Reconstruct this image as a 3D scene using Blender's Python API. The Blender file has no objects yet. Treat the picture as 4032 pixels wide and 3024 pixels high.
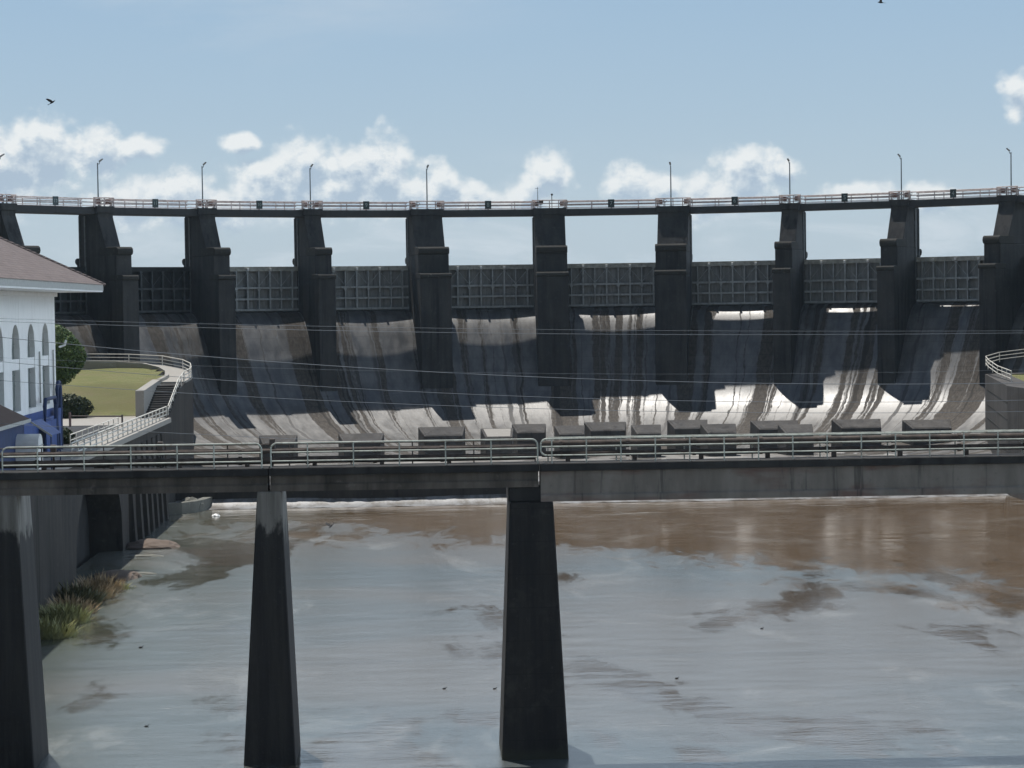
import bpy, bmesh, math, random
from mathutils import Vector, Matrix
random.seed(7)
PI = math.pi
sc = bpy.context.scene
COL = sc.collection
rnd = random.random

# ------------------------------------------------------------------ helpers
class MB:
    """collects shapes and links them as ONE mesh object"""
    def __init__(s): s.bm = bmesh.new()
    def face(s, pts):
        vs = [s.bm.verts.new(p) for p in pts]
        return s.bm.faces.new(vs)
    def box(s, x0, x1, y0, y1, z0, z1):
        return s.hexa([(x0,y0,z0),(x1,y0,z0),(x1,y1,z0),(x0,y1,z0)], [(x0,y0,z1),(x1,y0,z1),(x1,y1,z1),(x0,y1,z1)])
    def hexa(s, lo, hi):
        n = len(lo)
        a = [s.bm.verts.new(p) for p in lo]; b = [s.bm.verts.new(p) for p in hi]
        s.bm.faces.new(a[::-1]); s.bm.faces.new(b)
        for i in range(n):
            j = (i+1) % n
            s.bm.faces.new([a[i], a[j], b[j], b[i]])
        return s
    def prism_x(s, yz, x0, x1):
        """outline in (y, z) pushed along x"""
        return s.hexa([(x0, y, z) for y, z in yz], [(x1, y, z) for y, z in yz])
    def tube(s, pts, r, n=8, cap=True):
        pts = [Vector(p) for p in pts]
        rs = r if isinstance(r, (list, tuple)) else [r]*len(pts)
        rings = []
        for i, p in enumerate(pts):
            if i == 0: d = pts[1]-pts[0]
            elif i == len(pts)-1: d = pts[-1]-pts[-2]
            else: d = (pts[i+1]-p).normalized() + (p-pts[i-1]).normalized()
            d.normalize()
            up = Vector((0,0,1)) if abs(d.z) < .95 else Vector((0,1,0))
            a = d.cross(up).normalized(); b = a.cross(d)
            rings.append([s.bm.verts.new(p + (a*math.cos(2*PI*k/n) + b*math.sin(2*PI*k/n))*rs[i]) for k in range(n)])
        for r0, r1 in zip(rings, rings[1:]):
            for k in range(n):
                s.bm.faces.new([r0[k], r0[(k+1)%n], r1[(k+1)%n], r1[k]])
        if cap:
            s.bm.faces.new(rings[0][::-1]); s.bm.faces.new(rings[-1])
        return s
    def blob(s, c, rx, ry, rz, sub=2, jit=.15):
        g = bmesh.ops.create_icosphere(s.bm, subdivisions=sub, radius=1)
        for v in g['verts']:
            k = 1 + (rnd()-.5)*2*jit
            v.co = Vector((c[0]+v.co.x*rx*k, c[1]+v.co.y*ry*k, c[2]+v.co.z*rz*k))
        return s
    def bevel(s, w, seg=1):
        bmesh.ops.bevel(s.bm, geom=[e for e in s.bm.edges], offset=w, segments=seg, affect='EDGES', clamp_overlap=True)
        return s
    def mesh(s, name, mat, smooth=False):
        bmesh.ops.recalc_face_normals(s.bm, faces=s.bm.faces[:])
        me = bpy.data.meshes.new(name); s.bm.to_mesh(me); s.bm.free()
        me.materials.append(mat)
        if smooth:
            for p in me.polygons: p.use_smooth = True
        return me
    def build(s, name, mat, parent=None, smooth=False):
        return put(name, s.mesh(name, mat, smooth), parent)

def put(name, me, parent=None, loc=None, rz=None):
    o = bpy.data.objects.new(name, me); COL.objects.link(o)
    if parent is not None: o.parent = parent
    if loc is not None: o.location = loc
    if rz is not None: o.rotation_euler = (0,0,rz)
    return o

def tag(o, label=None, cat=None, group=None, kind=None):
    if label: o['label'] = label
    if cat: o['category'] = cat
    if group: o['group'] = group
    if kind: o['kind'] = kind
    return o

def thing(name, loc, label, cat, group=None, rz=0):
    o = bpy.data.objects.new(name, None); COL.objects.link(o)
    o.location = loc; o.rotation_euler = (0,0,rz); o.empty_display_size = .3
    return tag(o, label, cat, group)

def copy_tree(o, parent=None):
    c = o.copy(); COL.objects.link(c)
    if parent is not None: c.parent = parent
    for ch in [x for x in COL.objects if x.parent == o]: copy_tree(ch, c)
    return c

# ------------------------------------------------------------------ materials
class NT:
    def __init__(s, tree): s.t = tree; s.n = tree.nodes; s.l = tree.links
    def new(s, typ, **kw):
        n = s.n.new(typ)
        for k, v in kw.items():
            if k.startswith('i_'):
                n.inputs[k[2:]].default_value = v
            else: setattr(n, k, v)
        return n
    def link(s, a, b): s.l.new(a, b)
    def _set(s, sock, v):
        if hasattr(v, 'is_output'): s.l.new(v, sock)
        else: sock.default_value = v
    def math(s, op, a, b=0.0, c=0.0, clamp=False):
        n = s.n.new('ShaderNodeMath'); n.operation = op; n.use_clamp = clamp
        for i, v in enumerate((a, b, c)): s._set(n.inputs[i], v)
        return n.outputs[0]
    def mapr(s, v, a, b, c=0.0, d=1.0, smooth=True):
        n = s.n.new('ShaderNodeMapRange'); n.interpolation_type = 'SMOOTHSTEP' if smooth else 'LINEAR'
        for i, x in enumerate((v, a, b, c, d)): s._set(n.inputs[i], x)
        return n.outputs[0]
    def mix(s, f, a, b):
        n = s.n.new('ShaderNodeMix'); n.data_type = 'RGBA'
        s._set(n.inputs[0], f)
        for sock, v in ((n.inputs[6], a), (n.inputs[7], b)):
            if hasattr(v, 'is_output'): s.l.new(v, sock)
            else: sock.default_value = (*v[:3], 1)
        return n.outputs[2]
    def noise(s, vec, scale, detail=4, rough=.55, dist=0.0):
        n = s.n.new('ShaderNodeTexNoise')
        n.inputs['Scale'].default_value = scale; n.inputs['Detail'].default_value = detail
        n.inputs['Roughness'].default_value = rough; n.inputs['Distortion'].default_value = dist
        s.l.new(vec, n.inputs['Vector'])
        return n.outputs['Fac']
    def scalev(s, vec, x, y, z, loc=(0,0,0), rot=(0,0,0)):
        n = s.n.new('ShaderNodeMapping'); n.inputs['Scale'].default_value = (x,y,z)
        n.inputs['Location'].default_value = loc; n.inputs['Rotation'].default_value = rot
        s.l.new(vec, n.inputs['Vector']); return n.outputs[0]
    def pos(s): return s.n.new('ShaderNodeNewGeometry').outputs['Position']

def mat(name):
    m = bpy.data.materials.new(name); m.use_nodes = True
    t = NT(m.node_tree); t.n.clear()
    out = t.new('ShaderNodeOutputMaterial'); b = t.new('ShaderNodeBsdfPrincipled')
    t.link(b.outputs[0], out.inputs[0])
    return m, t, b

def bump(t, b, h, strength=.4, dist=.05):
    n = t.new('ShaderNodeBump'); n.inputs['Strength'].default_value = strength; n.inputs['Distance'].default_value = dist
    t.link(h, n.inputs['Height']); t.link(n.outputs[0], b.inputs['Normal']); return n

def concrete(name, c_dark, c_mid, c_light, streak=1.0, patch=.25, rough=.9, vz=.1, grain=2.2):
    """weathered concrete: run-off streaks down the face, blotches, grain"""
    m, t, b = mat(name); p = t.pos()
    big = t.noise(p, patch, 5, .6)
    st = t.noise(t.scalev(p, 1.1, 1.1, vz), 1.0, 5, .65)
    fine = t.noise(p, grain, 5, .7)
    a = t.mapr(t.math('ADD', t.math('MULTIPLY', big, .6), t.math('MULTIPLY', st, .6*streak)), .42, .78)
    c = t.mix(a, c_dark, c_mid)
    c = t.mix(t.mapr(fine, .55, .8, 0, .55), c, c_light)
    c = t.mix(t.mapr(t.noise(t.scalev(p, .8, .8, vz*.5, (5,3,1)), 1.3, 4, .6), .56, .72, 0, .75*streak), c, [x*.35 for x in c_dark])
    t.link(c, b.inputs['Base Color']); b.inputs['Roughness'].default_value = rough
    b.inputs['Specular IOR Level'].default_value = .3
    bump(t, b, t.math('ADD', fine, st), .5, .04)
    return m

def plain(name, col, rough=.6, metal=0.0, var=.25, scale=3.0, spot=None, spot_amt=.5):
    m, t, b = mat(name); p = t.pos()
    n = t.noise(p, scale, 4, .6)
    c = t.mix(t.mapr(n, .3, .7), [x*(1-var) for x in col], [min(1, x*(1+var)) for x in col])
    if spot:
        c = t.mix(t.mapr(t.noise(t.scalev(p, 1, 1, .5, (3,1,7)), scale*1.7, 5, .7), .56, .66, 0, spot_amt), c, spot)
    t.link(c, b.inputs['Base Color']); b.inputs['Roughness'].default_value = rough; b.inputs['Metallic'].default_value = metal
    bump(t, b, n, .15, .02)
    return m

M = {}
M['pier'] = concrete('weathered_pier_concrete', (.026,.027,.029), (.058,.057,.056), (.12,.116,.110))
M['coping'] = concrete('lichen_coping', (.035,.034,.031), (.075,.072,.065), (.20,.19,.17), .5)
M['deck'] = concrete('deck_concrete', (.055,.056,.058), (.085,.085,.085), (.12,.12,.115), .4)
M['girder'] = concrete('girder_concrete', (.070,.062,.054), (.19,.168,.145), (.28,.25,.22), .9, .18)
def girder_rust():
    m, t, b = mat('rust_stained_girder'); p = t.pos()
    st = t.noise(t.scalev(p, .9, .9, .25), 1.0, 5, .6); f = t.noise(p, 4, 5, .7); bg_ = t.noise(t.scalev(p, .16, .2, .5, (3,0,0)), 1.0, 4, .6)
    c = t.mix(t.mapr(st, .3, .7), (.19,.172,.152), (.29,.265,.235)); c = t.mix(t.mapr(bg_, .46, .60, 0, .75), c, (.17,.095,.078))
    c = t.mix(t.mapr(f, .56, .76, 0, .5), c, (.10,.098,.095)); c = t.mix(t.mapr(t.noise(t.scalev(p, 1.6, 1.6, .1, (4,4,0)), 1.0, 5, .7), .56, .66, 0, .6), c, (.05,.048,.046))
    t.link(c, b.inputs['Base Color']); b.inputs['Roughness'].default_value = .9; bump(t, b, t.math('ADD', f, st), .4, .03); return m
M['girder_rust'] = girder_rust()
M['bridge_stain'] = concrete('stained_slab_edge', (.030,.030,.031), (.060,.059,.057), (.11,.105,.10), .9)
def pier_black():
    m, t, b = mat('blackened_pier_concrete'); p = t.pos()
    sep = t.new('ShaderNodeSeparateXYZ'); t.link(p, sep.inputs[0])
    st = t.noise(t.scalev(p, 1.6, 1.6, .12), 1.0, 5, .65); f = t.noise(p, 4.5, 6, .72); n = t.noise(p, .55, 5, .65)
    j = t.math('PINGPONG', t.math('ADD', sep.outputs[2], t.math('MULTIPLY', f, .05)), .76)
    c = t.mix(t.mapr(st, .35, .7), (.012,.012,.013), (.030,.028,.026))
    c = t.mix(t.mapr(n, .52, .72, 0, .7), c, (.060,.056,.050)); c = t.mix(t.mapr(f, .60, .74, 0, .55), c, (.095,.09,.082))
    c = t.mix(t.mapr(j, .0, .035, .55, 0), c, (.006,.006,.007))
    c = t.mix(t.mapr(sep.outputs[2], .6, 1.3, .6, 0), c, (.050,.055,.035))
    t.link(c, b.inputs['Base Color']); b.inputs['Roughness'].default_value = .85; bump(t, b, t.math('ADD', f, st), .6, .05); return m
M['bridge_pier'] = pier_black() if True else concrete('bridge_pier_concrete', (.012,.012,.013), (.024,.023,.022), (.060,.056,.052), .6, .12)
M['pier_dry'] = concrete('bare_pier_concrete', (.12,.115,.105), (.24,.23,.21), (.32,.31,.29), .5, .3)
def pier_mixed():
    m, t, b = mat('half_wet_pier_concrete'); p = t.pos()
    sep = t.new('ShaderNodeSeparateXYZ'); t.link(p, sep.inputs[0])
    n = t.noise(t.scalev(p, 1.2, 1.2, .5), 1.0, 5, .65); st = t.noise(t.scalev(p, 2.2, 2.2, .12), 1.0, 5, .65); f = t.noise(p, 5, 5, .7)
    zz = t.math('ADD', sep.outputs[2], t.math('MULTIPLY', t.math('SUBTRACT', n, .5), 4.5))
    dry = t.mapr(zz, 10.9, 11.6)
    c1 = t.mix(t.mapr(st, .35, .7), (.017,.017,.018), (.036,.034,.032)); c2 = t.mix(t.mapr(st, .3, .7), (.13,.125,.11), (.25,.24,.22))
    c = t.mix(dry, c1, c2); c = t.mix(t.mapr(f, .58, .75, 0, .6), c, (.06,.056,.05))
    t.link(c, b.inputs['Base Color']); b.inputs['Roughness'].default_value = .85; bump(t, b, t.math('ADD', f, st), .4, .04); return m
M['pier_mixed'] = pier_mixed()
M['wall'] = concrete('channel_wall_concrete', (.026,.024,.023), (.052,.047,.042), (.095,.09,.08), 1.0, .15)
M['wall_r'] = concrete('old_wall_concrete', (.055,.052,.05), (.10,.094,.088), (.16,.15,.14), .8, .2)
M['path'] = concrete('path_concrete', (.30,.285,.26), (.46,.44,.40), (.55,.53,.49), .1, .4)
M['rail_white'] = plain('white_rail_paint', (.62,.60,.54), .5, 0, .12, 2, (.30,.22,.15), .35)
M['rail_pale'] = plain('pale_pipe_rail', (.50,.53,.47), .45, .0, .2, 2.5, (.24,.17,.12), .5)
M['rail_rust'] = plain('rusty_rail', (.075,.058,.05), .7, .0, .3, 3)
M['rail_pink'] = plain('faded_red_rail', (.56,.48,.46), .55, .0, .25, 2)
M['rust'] = plain('rusted_pipe', (.070,.054,.045), .85, 0, .45, 1.6, (.035,.045,.030), .7)
M['steel'] = plain('gate_frame_steel', (.36,.385,.39), .55, .0, .2, 1.5, (.14,.12,.10), .5)
M['steel_top'] = plain('gate_top_steel', (.40,.40,.36), .6, .0, .25, 1.5, (.16,.14,.11), .6)
M['guide'] = plain('guide_rail_steel', (.10,.11,.115), .6, .0, .3, 2)
M['pole'] = plain('galvanised_pole', (.18,.21,.23), .5, .3, .1)
M['lamp'] = plain('lamp_housing', (.22,.24,.25), .5, .1, .1)
M['white'] = plain('white_enamel', (.75,.76,.75), .4, 0, .05)
M['sign'] = plain('dark_sign_board', (.030,.050,.052), .5, 0, .2)
M['digit'] = plain('sign_digit_paint', (.34,.40,.40), .6, 0, .1)
M['red'] = plain('red_oxide_paint', (.24,.15,.13), .65, 0, .3, 4)
M['blue'] = plain('blue_paint', (.030,.075,.26), .55, 0, .2, 1.2)
M['blue_dark'] = plain('dark_blue_paint', (.012,.030,.10), .6, 0, .2, 1.2)
M['trim'] = plain('grey_trim', (.42,.42,.40), .6, 0, .1)
M['cable'] = plain('cable_metal', (.17,.195,.22), .5, .2, .05)
M['asphalt'] = concrete('asphalt', (.035,.036,.038), (.055,.055,.057), (.08,.08,.08), .1, .2)
M['black'] = plain('dark_feather', (.012,.013,.016), .8, 0, .2)
M['glass'] = plain('window_louver', (.16,.19,.18), .35, 0, .2, 2)
M['dark'] = plain('tunnel_shade', (.020,.020,.021), .95, 0, .3, .5)

def gate_plate():
    m, t, b = mat('gate_skin_plate'); p = t.pos()
    st = t.noise(t.scalev(p, 2.4, 2.4, .35), 1.0, 5, .7)
    c = t.mix(t.mapr(st, .35, .7), (.19,.20,.20), (.29,.30,.295))
    c = t.mix(t.mapr(t.noise(t.scalev(p, 3, 3, .25, (9,2,0)), 1, 4, .6), .6, .7, 0, .7), c, (.06,.05,.045))
    t.link(c, b.inputs['Base Color']); b.inputs['Roughness'].default_value = .65
    bump(t, b, st, .2, .02); return m
M['plate'] = gate_plate()
M['plate_dark'] = plain('shaded_gate_plate', (.028,.031,.034), .75, 0, .35, 1.2)  # darker copies for the leftmost gates: their own tone plus painted-in shade
M['steel_dark'] = plain('shaded_gate_steel', (.075,.085,.09), .7, 0, .3, 1.5)

def dam_face():
    m, t, b = mat('spillway_face_concrete')
    uv = t.new('ShaderNodeUVMap'); uv.uv_map = 'face'
    u = uv.outputs[0]
    wob = t.noise(t.scalev(u, .5, .22, 1), 1.0, 3, .6)
    sep = t.new('ShaderNodeSeparateXYZ'); t.link(u, sep.inputs[0])
    uu = t.math('ADD', sep.outputs[0], t.math('MULTIPLY', t.math('SUBTRACT', wob, .5), 1.6))
    cmb = t.new('ShaderNodeCombineXYZ'); t.link(uu, cmb.inputs[0]); t.link(t.math('MULTIPLY', sep.outputs[1], .012), cmb.inputs[1])
    stripe = t.noise(cmb.outputs[0], .33, 2, .5)
    s2 = t.noise(t.scalev(cmb.outputs[0], 1, 1, 1, (31,0,0)), 1.25, 3, .6)
    mott = t.noise(t.scalev(u, 1, .45, 1), .7, 6, .62)
    fine = t.noise(t.scalev(u, 3, 1.4, 1), 1.0, 6, .7)
    d = t.math('ADD', t.math('ADD', stripe, t.math('MULTIPLY', t.math('SUBTRACT', s2, .5), .55)), t.math('MULTIPLY', t.math('SUBTRACT', fine, .5), .09))
    wet = t.mapr(d, .43, .50)
    dry_c = t.mix(t.mapr(fine, .3, .7), (.052,.046,.040), (.105,.093,.081))
    wet_c = t.mix(t.mapr(mott, .30, .72), (.030,.030,.030), (.125,.121,.115))
    # thin horizontal lift joints
    w = t.new('ShaderNodeTexWave', wave_type='BANDS', bands_direction='Y', wave_profile='SIN')
    w.inputs['Scale'].default_value = .17; w.inputs['Distortion'].default_value = .35; w.inputs['Detail'].default_value = 2
    t.link(u, w.inputs['Vector'])
    joint = t.mapr(w.outputs['Fac'], .985, .999)
    dark_s = t.mapr(t.noise(t.scalev(cmb.outputs[0], 1, 1, 1, (77,0,0)), .8, 2, .5), .60, .66, 0, .8)
    c = t.mix(wet, dry_c, wet_c)
    c = t.mix(dark_s, c, (.035,.031,.028))
    c = t.mix(t.math('MULTIPLY', joint, .5), c, (.04,.038,.035))
    t.link(c, b.inputs['Base Color'])
    r = t.math('ADD', t.mapr(t.math('SUBTRACT', wet, dark_s, 0, True), 0, 1, .85, .49), t.math('MULTIPLY', t.math('SUBTRACT', mott, .5), .30))
    b.inputs['IOR'].default_value = 1.6
    t.link(r, b.inputs['Roughness'])
    t.link(t.mapr(wet, 0, 1, .15, .9, False), b.inputs['Specular IOR Level'])
    bump(t, b, t.math('ADD', t.math('MULTIPLY', mott, .6), fine), .3, .05)
    return m
M['face'] = dam_face()

def water_mat():
    m, t, b = mat('muddy_river_water'); p = t.pos()
    sep = t.new('ShaderNodeSeparateXYZ'); t.link(p, sep.inputs[0])
    warp = t.noise(t.scalev(p, .02, .035, 1), 1.0, 3, .5)
    fleck = t.noise(t.scalev(p, .30, .11, 1, (6,1,0), (0,0,-.3)), 1.0, 6, .7, .8)
    streak = t.noise(t.scalev(p, .085, .032, 1, (2,0,0), (0,0,.25)), 1.0, 5, .55, .5)
    mud = t.noise(t.scalev(p, .018, .03, 1, (4,8,0)), 1.0, 3, .5, .4)
    mud_refl = t.mapr(t.math('ADD', t.math('MULTIPLY_ADD', sep.outputs[0], .8, sep.outputs[1]), t.math('ADD', t.math('MULTIPLY', t.math('SUBTRACT', warp, .5), 80), t.math('MULTIPLY', t.math('SUBTRACT', fleck, .5), 70))), -52, -34)  # brown zone: river mud and the dam's dark reflection, both in the colour
    col = t.mix(t.mapr(mud, .40, .62), (.062,.080,.086), (.098,.094,.086))
    calm = t.mapr(t.math('MULTIPLY_ADD', t.math('SUBTRACT', fleck, .5), .22, streak), .47, .40)
    col = t.mix(t.math('MULTIPLY', calm, .7), col, (.088,.060,.036))  # brown of the piers' reflections painted into the calm patches
    col = t.mix(mud_refl, col, t.mix(fleck, (.082,.050,.023), (.150,.102,.058)))
    green = t.math('MULTIPLY', t.mapr(sep.outputs[0], -46, -16, .75, 0), t.mapr(t.noise(t.scalev(p, .05, .07, 1, (3,3,0)), 1.0, 4, .6), .36, .56, .25, 1.0))
    col = t.mix(green, col, (.050,.062,.044))  # dark green reflection near the left wall painted into the colour
    # foam lines drifting off the apron
    foam_n = t.noise(t.scalev(p, .12, .9, 1, (1,5,0), (0,0,.05)), 1.0, 6, .72, .8)
    near = t.mapr(sep.outputs[1], -38, 9, 0, 1, False)
    foam = t.mapr(t.math('ADD', foam_n, t.math('MULTIPLY', near, .14)), .66, .80, 0, .8)
    foam2 = t.math('MULTIPLY', t.mapr(t.noise(t.scalev(p, .11, .06, 1, (9,5,0), (0,0,-.5)), 1.0, 8, .74, 1.2), .50, .72, 0, .20), 1.0)
    f = t.math('MAXIMUM', foam, foam2)
    col = t.mix(f, col, (.55,.55,.52))
    t.link(col, b.inputs['Base Color'])
    b.inputs['IOR'].default_value = 1.9
    b.inputs['Specular IOR Level'].default_value = .95
    t.link(t.math('MULTIPLY', t.mapr(t.math('MULTIPLY_ADD', t.math('SUBTRACT', fleck, .5), .22, streak), .40, .47, .10, .27), t.mapr(mud_refl, 0, 1, 1.0, .5)), b.inputs['Roughness'])
    rip = t.noise(t.scalev(p, .9, 2.6, 1, (0,0,0), (0,0,.07)), 1.0, 4, .6, .4)
    rip2 = t.noise(t.scalev(p, 2.2, 6.0, 1), 1.0, 3, .6)
    amp = t.mapr(t.noise(t.scalev(p, .09, .04, 1, (7,7,0), (0,0,.3)), 1.0, 5, .6, .6), .35, .65, .25, 1.0)
    h = t.math('MULTIPLY', t.math('ADD', t.math('MULTIPLY', rip, 1.0), t.math('MULTIPLY', rip2, .25)), amp)
    bump(t, b, h, .24, .10)
    return m
M['water'] = water_mat()

def foam_mat():
    m, t, b = mat('sill_foam'); p = t.pos()
    n = t.noise(t.scalev(p, .5, .3, .5), 1.0, 6, .75)
    c = t.mix(t.mapr(n, .38, .60), (.09,.08,.07), (.23,.235,.24))
    t.link(c, b.inputs['Base Color']); b.inputs['Roughness'].default_value = .5
    bump(t, b, n, .6, .1); return m
M['foam'] = foam_mat()

def apron_mat():
    m, t, b = mat('wet_apron_concrete'); p = t.pos()
    n = t.noise(p, .35, 6, .65); n2 = t.noise(p, .08, 3, .5)
    c = t.mix(t.mapr(n, .35, .65), (.12,.11,.10), (.30,.29,.27))
    t.link(c, b.inputs['Base Color'])
    t.link(t.mapr(n2, .4, .6, .12, .6), b.inputs['Roughness'])
    bump(t, b, n, .3, .05); return m
M['apron'] = apron_mat()

def grass_mat(name, a, bb, c3):
    m, t, b = mat(name); p = t.pos()
    n = t.noise(p, .5, 5, .7); n2 = t.noise(p, 5, 4, .7)
    c = t.mix(t.mapr(n, .35, .65), a, bb); c = t.mix(t.mapr(n2, .5, .75, 0, .6), c, c3)
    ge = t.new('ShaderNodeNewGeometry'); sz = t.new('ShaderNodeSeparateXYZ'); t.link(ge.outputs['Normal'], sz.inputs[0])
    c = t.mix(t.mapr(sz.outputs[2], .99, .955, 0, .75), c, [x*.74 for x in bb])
    patch = t.noise(p, .16, 4, .65); c = t.mix(t.mapr(patch, .5, .66, 0, .55), c, (.20,.165,.09))
    t.link(c, b.inputs['Base Color']); b.inputs['Roughness'].default_value = .95
    bump(t, b, t.math('ADD', n2, t.noise(p, 14, 3, .7)), 1.0, .16); return m
M['grass'] = grass_mat('dry_lawn', (.155,.170,.052), (.205,.195,.075), (.11,.135,.04))
M['land'] = grass_mat('bank_land', (.07,.09,.03), (.11,.11,.045), (.05,.06,.02))

def leaf_mat(name, a, bb):
    m, t, b = mat(name); p = t.pos()
    oi = t.new('ShaderNodeObjectInfo')
    n = t.noise(p, 1.6, 3, .6)
    t.link(t.mix(t.mapr(n, .35, .65), a, bb), b.inputs['Base Color'])
    b.inputs['Roughness'].default_value = .55; b.inputs['Specular IOR Level'].default_value = .3
    return m
M['leaf'] = leaf_mat('tree_leaves', (.045,.085,.018), (.10,.15,.035))
M['hedge'] = leaf_mat('hedge_leaves', (.018,.030,.010), (.035,.05,.018))
M['reed'] = leaf_mat('green_reeds', (.24,.25,.10), (.36,.35,.16))
M['reed_dry'] = leaf_mat('dry_reeds', (.30,.22,.12), (.40,.30,.18))
M['reed_dark'] = leaf_mat('dark_reeds', (.07,.075,.03), (.12,.11,.05))
M['bark'] = plain('bark', (.09,.07,.05), .9, 0, .3, 4)
M['rock'] = concrete('shore_rock', (.13,.10,.08), (.25,.20,.165), (.33,.28,.24), .2, .5)
M['shore_c'] = concrete('shore_concrete', (.16,.16,.14), (.30,.30,.27), (.40,.40,.37), .3, .5)

def roof_mat():
    m, t, b = mat('red_clay_roof'); p = t.pos()
    w = t.new('ShaderNodeTexWave', wave_type='BANDS', bands_direction='Z'); w.inputs['Scale'].default_value = 1.6; w.inputs['Distortion'].default_value = 1.2
    t.link(p, w.inputs['Vector'])
    n = t.noise(p, 1.4, 6, .75)
    c = t.mix(t.mapr(n, .3, .7), (.070,.052,.048), (.135,.105,.098))
    c = t.mix(t.mapr(t.noise(p, 5, 4, .6), .6, .7, 0, .5), c, (.20,.165,.155))
    t.link(c, b.inputs['Base Color']); b.inputs['Roughness'].default_value = .85
    bump(t, b, t.math('ADD', w.outputs['Fac'], n), .5, .06); return m
M['roof'] = roof_mat()
M['roof_old'] = concrete('old_tile_roof', (.11,.075,.062), (.20,.145,.125), (.34,.29,.26), .2, .8)

def stucco():
    m, t, b = mat('white_stucco'); p = t.pos()
    n = t.noise(p, .7, 5, .65); f = t.noise(p, 12, 3, .6)
    st = t.noise(t.scalev(p, 1.5, 1.5, .12), 1.0, 4, .6)
    c = t.mix(t.mapr(n, .3, .7), (.82,.82,.81), (.88,.88,.87))
    c = t.mix(t.mapr(st, .58, .72, 0, .3), c, (.42,.41,.38))
    t.link(c, b.inputs['Base Color']); b.inputs['Roughness'].default_value = .85
    bump(t, b, f, .15, .01); return m
M['stucco'] = stucco()

# ------------------------------------------------------------------ the dam layout
R = 90.46                       # upstream edge of the piers, arc centre at the origin
WC, WS, CLR = 4.194, 2.32, 13.716
def width(j): return WC if abs(j) <= 1 else WS
POS = {0: 0.0}
for j in range(1, 8):
    POS[j] = POS[j-1] + width(j-1)/2 + CLR + width(j)/2
    POS[-j] = -POS[j]
TH = {j: POS[j]/R for j in POS}
ZG, ZC = 27.1, 21.05            # gate top, crest
ZD0, ZD1 = 33.82, 34.72         # walkway deck underside and top
JMIN, JMAX = -6, 5
NUM = {b: 7-b for b in range(-6, 6)}        # bay between pier b and b+1 carries this number
def bay(j): return 'between the bays numbered %d and %d' % (7-j+1, 7-j)   # pier j stands between bay j-1 and bay j

PROF = [(-3.5,-1),(-3.5,18.0),(-1.5,20.2),(0.2,20.95),(1.2,21.05),(2.2,20.85),(3.2,20.25),(4.2,19.2),(5.2,17.75),(6.2,15.95),(7.2,14.15),(8.2,12.45),(9.3,10.8),
        (10.6,9.3),(12.2,8.0),(14.2,6.85),(16.6,5.8),(19.4,4.9),(22.6,4.2),(26.5,3.65),(31,3.25),(36,3.05),(36,-1)]
def crest_curve():
    # subdivide the profile smoothly (Catmull-Rom on the curved part)
    pts = PROF[3:-1]; out = PROF[:3]
    for i in range(len(pts)-1):
        p0 = pts[max(i-1,0)]; p1 = pts[i]; p2 = pts[i+1]; p3 = pts[min(i+2,len(pts)-1)]
        for k in range(4):
            s = k/4.0
            out.append(tuple(.5*((2*p1[q]) + (-p0[q]+p2[q])*s + (2*p0[q]-5*p1[q]+4*p2[q]-p3[q])*s*s + (-p0[q]+3*p1[q]-3*p2[q]+p3[q])*s**3) for q in (0,1)))
    return out + [pts[-1], PROF[-1]]
def face_z(r):
    for (a, za), (b_, zb) in zip(PROF[3:], PROF[4:-1]):
        if a <= r <= b_: return za + (zb-za)*(r-a)/(b_-a)
    return 3.05

def build_dam():
    prof = crest_curve(); bm = bmesh.new()
    n = 300; t0, t1 = -1.42, 1.42
    cols = []
    L = [0.0]
    for a, b_ in zip(prof, prof[1:]): L.append(L[-1] + math.hypot(b_[0]-a[0], b_[1]-a[1]))
    for i in range(n+1):
        t = t0 + (t1-t0)*i/n
        cols.append([bm.verts.new(((R-r)*math.sin(t), (R-r)*math.cos(t), z)) for r, z in prof])
    uvl = bm.loops.layers.uv.new('face')
    for i in range(n):
        for k in range(len(prof)-1):
            f = bm.faces.new([cols[i][k], cols[i][k+1], cols[i+1][k+1], cols[i+1][k]])
            for lp, (ii, kk) in zip(f.loops, ((i,k),(i,k+1),(i+1,k+1),(i+1,k))):
                lp[uvl].uv = ((t0+(t1-t0)*ii/n)*R, L[kk])
            f.smooth = True
    bmesh.ops.recalc_face_normals(bm, faces=bm.faces[:])
    me = bpy.data.meshes.new('spillway_dam'); bm.to_mesh(me); bm.free(); me.materials.append(M['face'])
    # normals must face up on the downstream side
    o = put('spillway_dam', me)
    tag(o, 'curved concrete spillway dam with streaked sloping face under the row of gates', 'dam')
build_dam()

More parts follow.
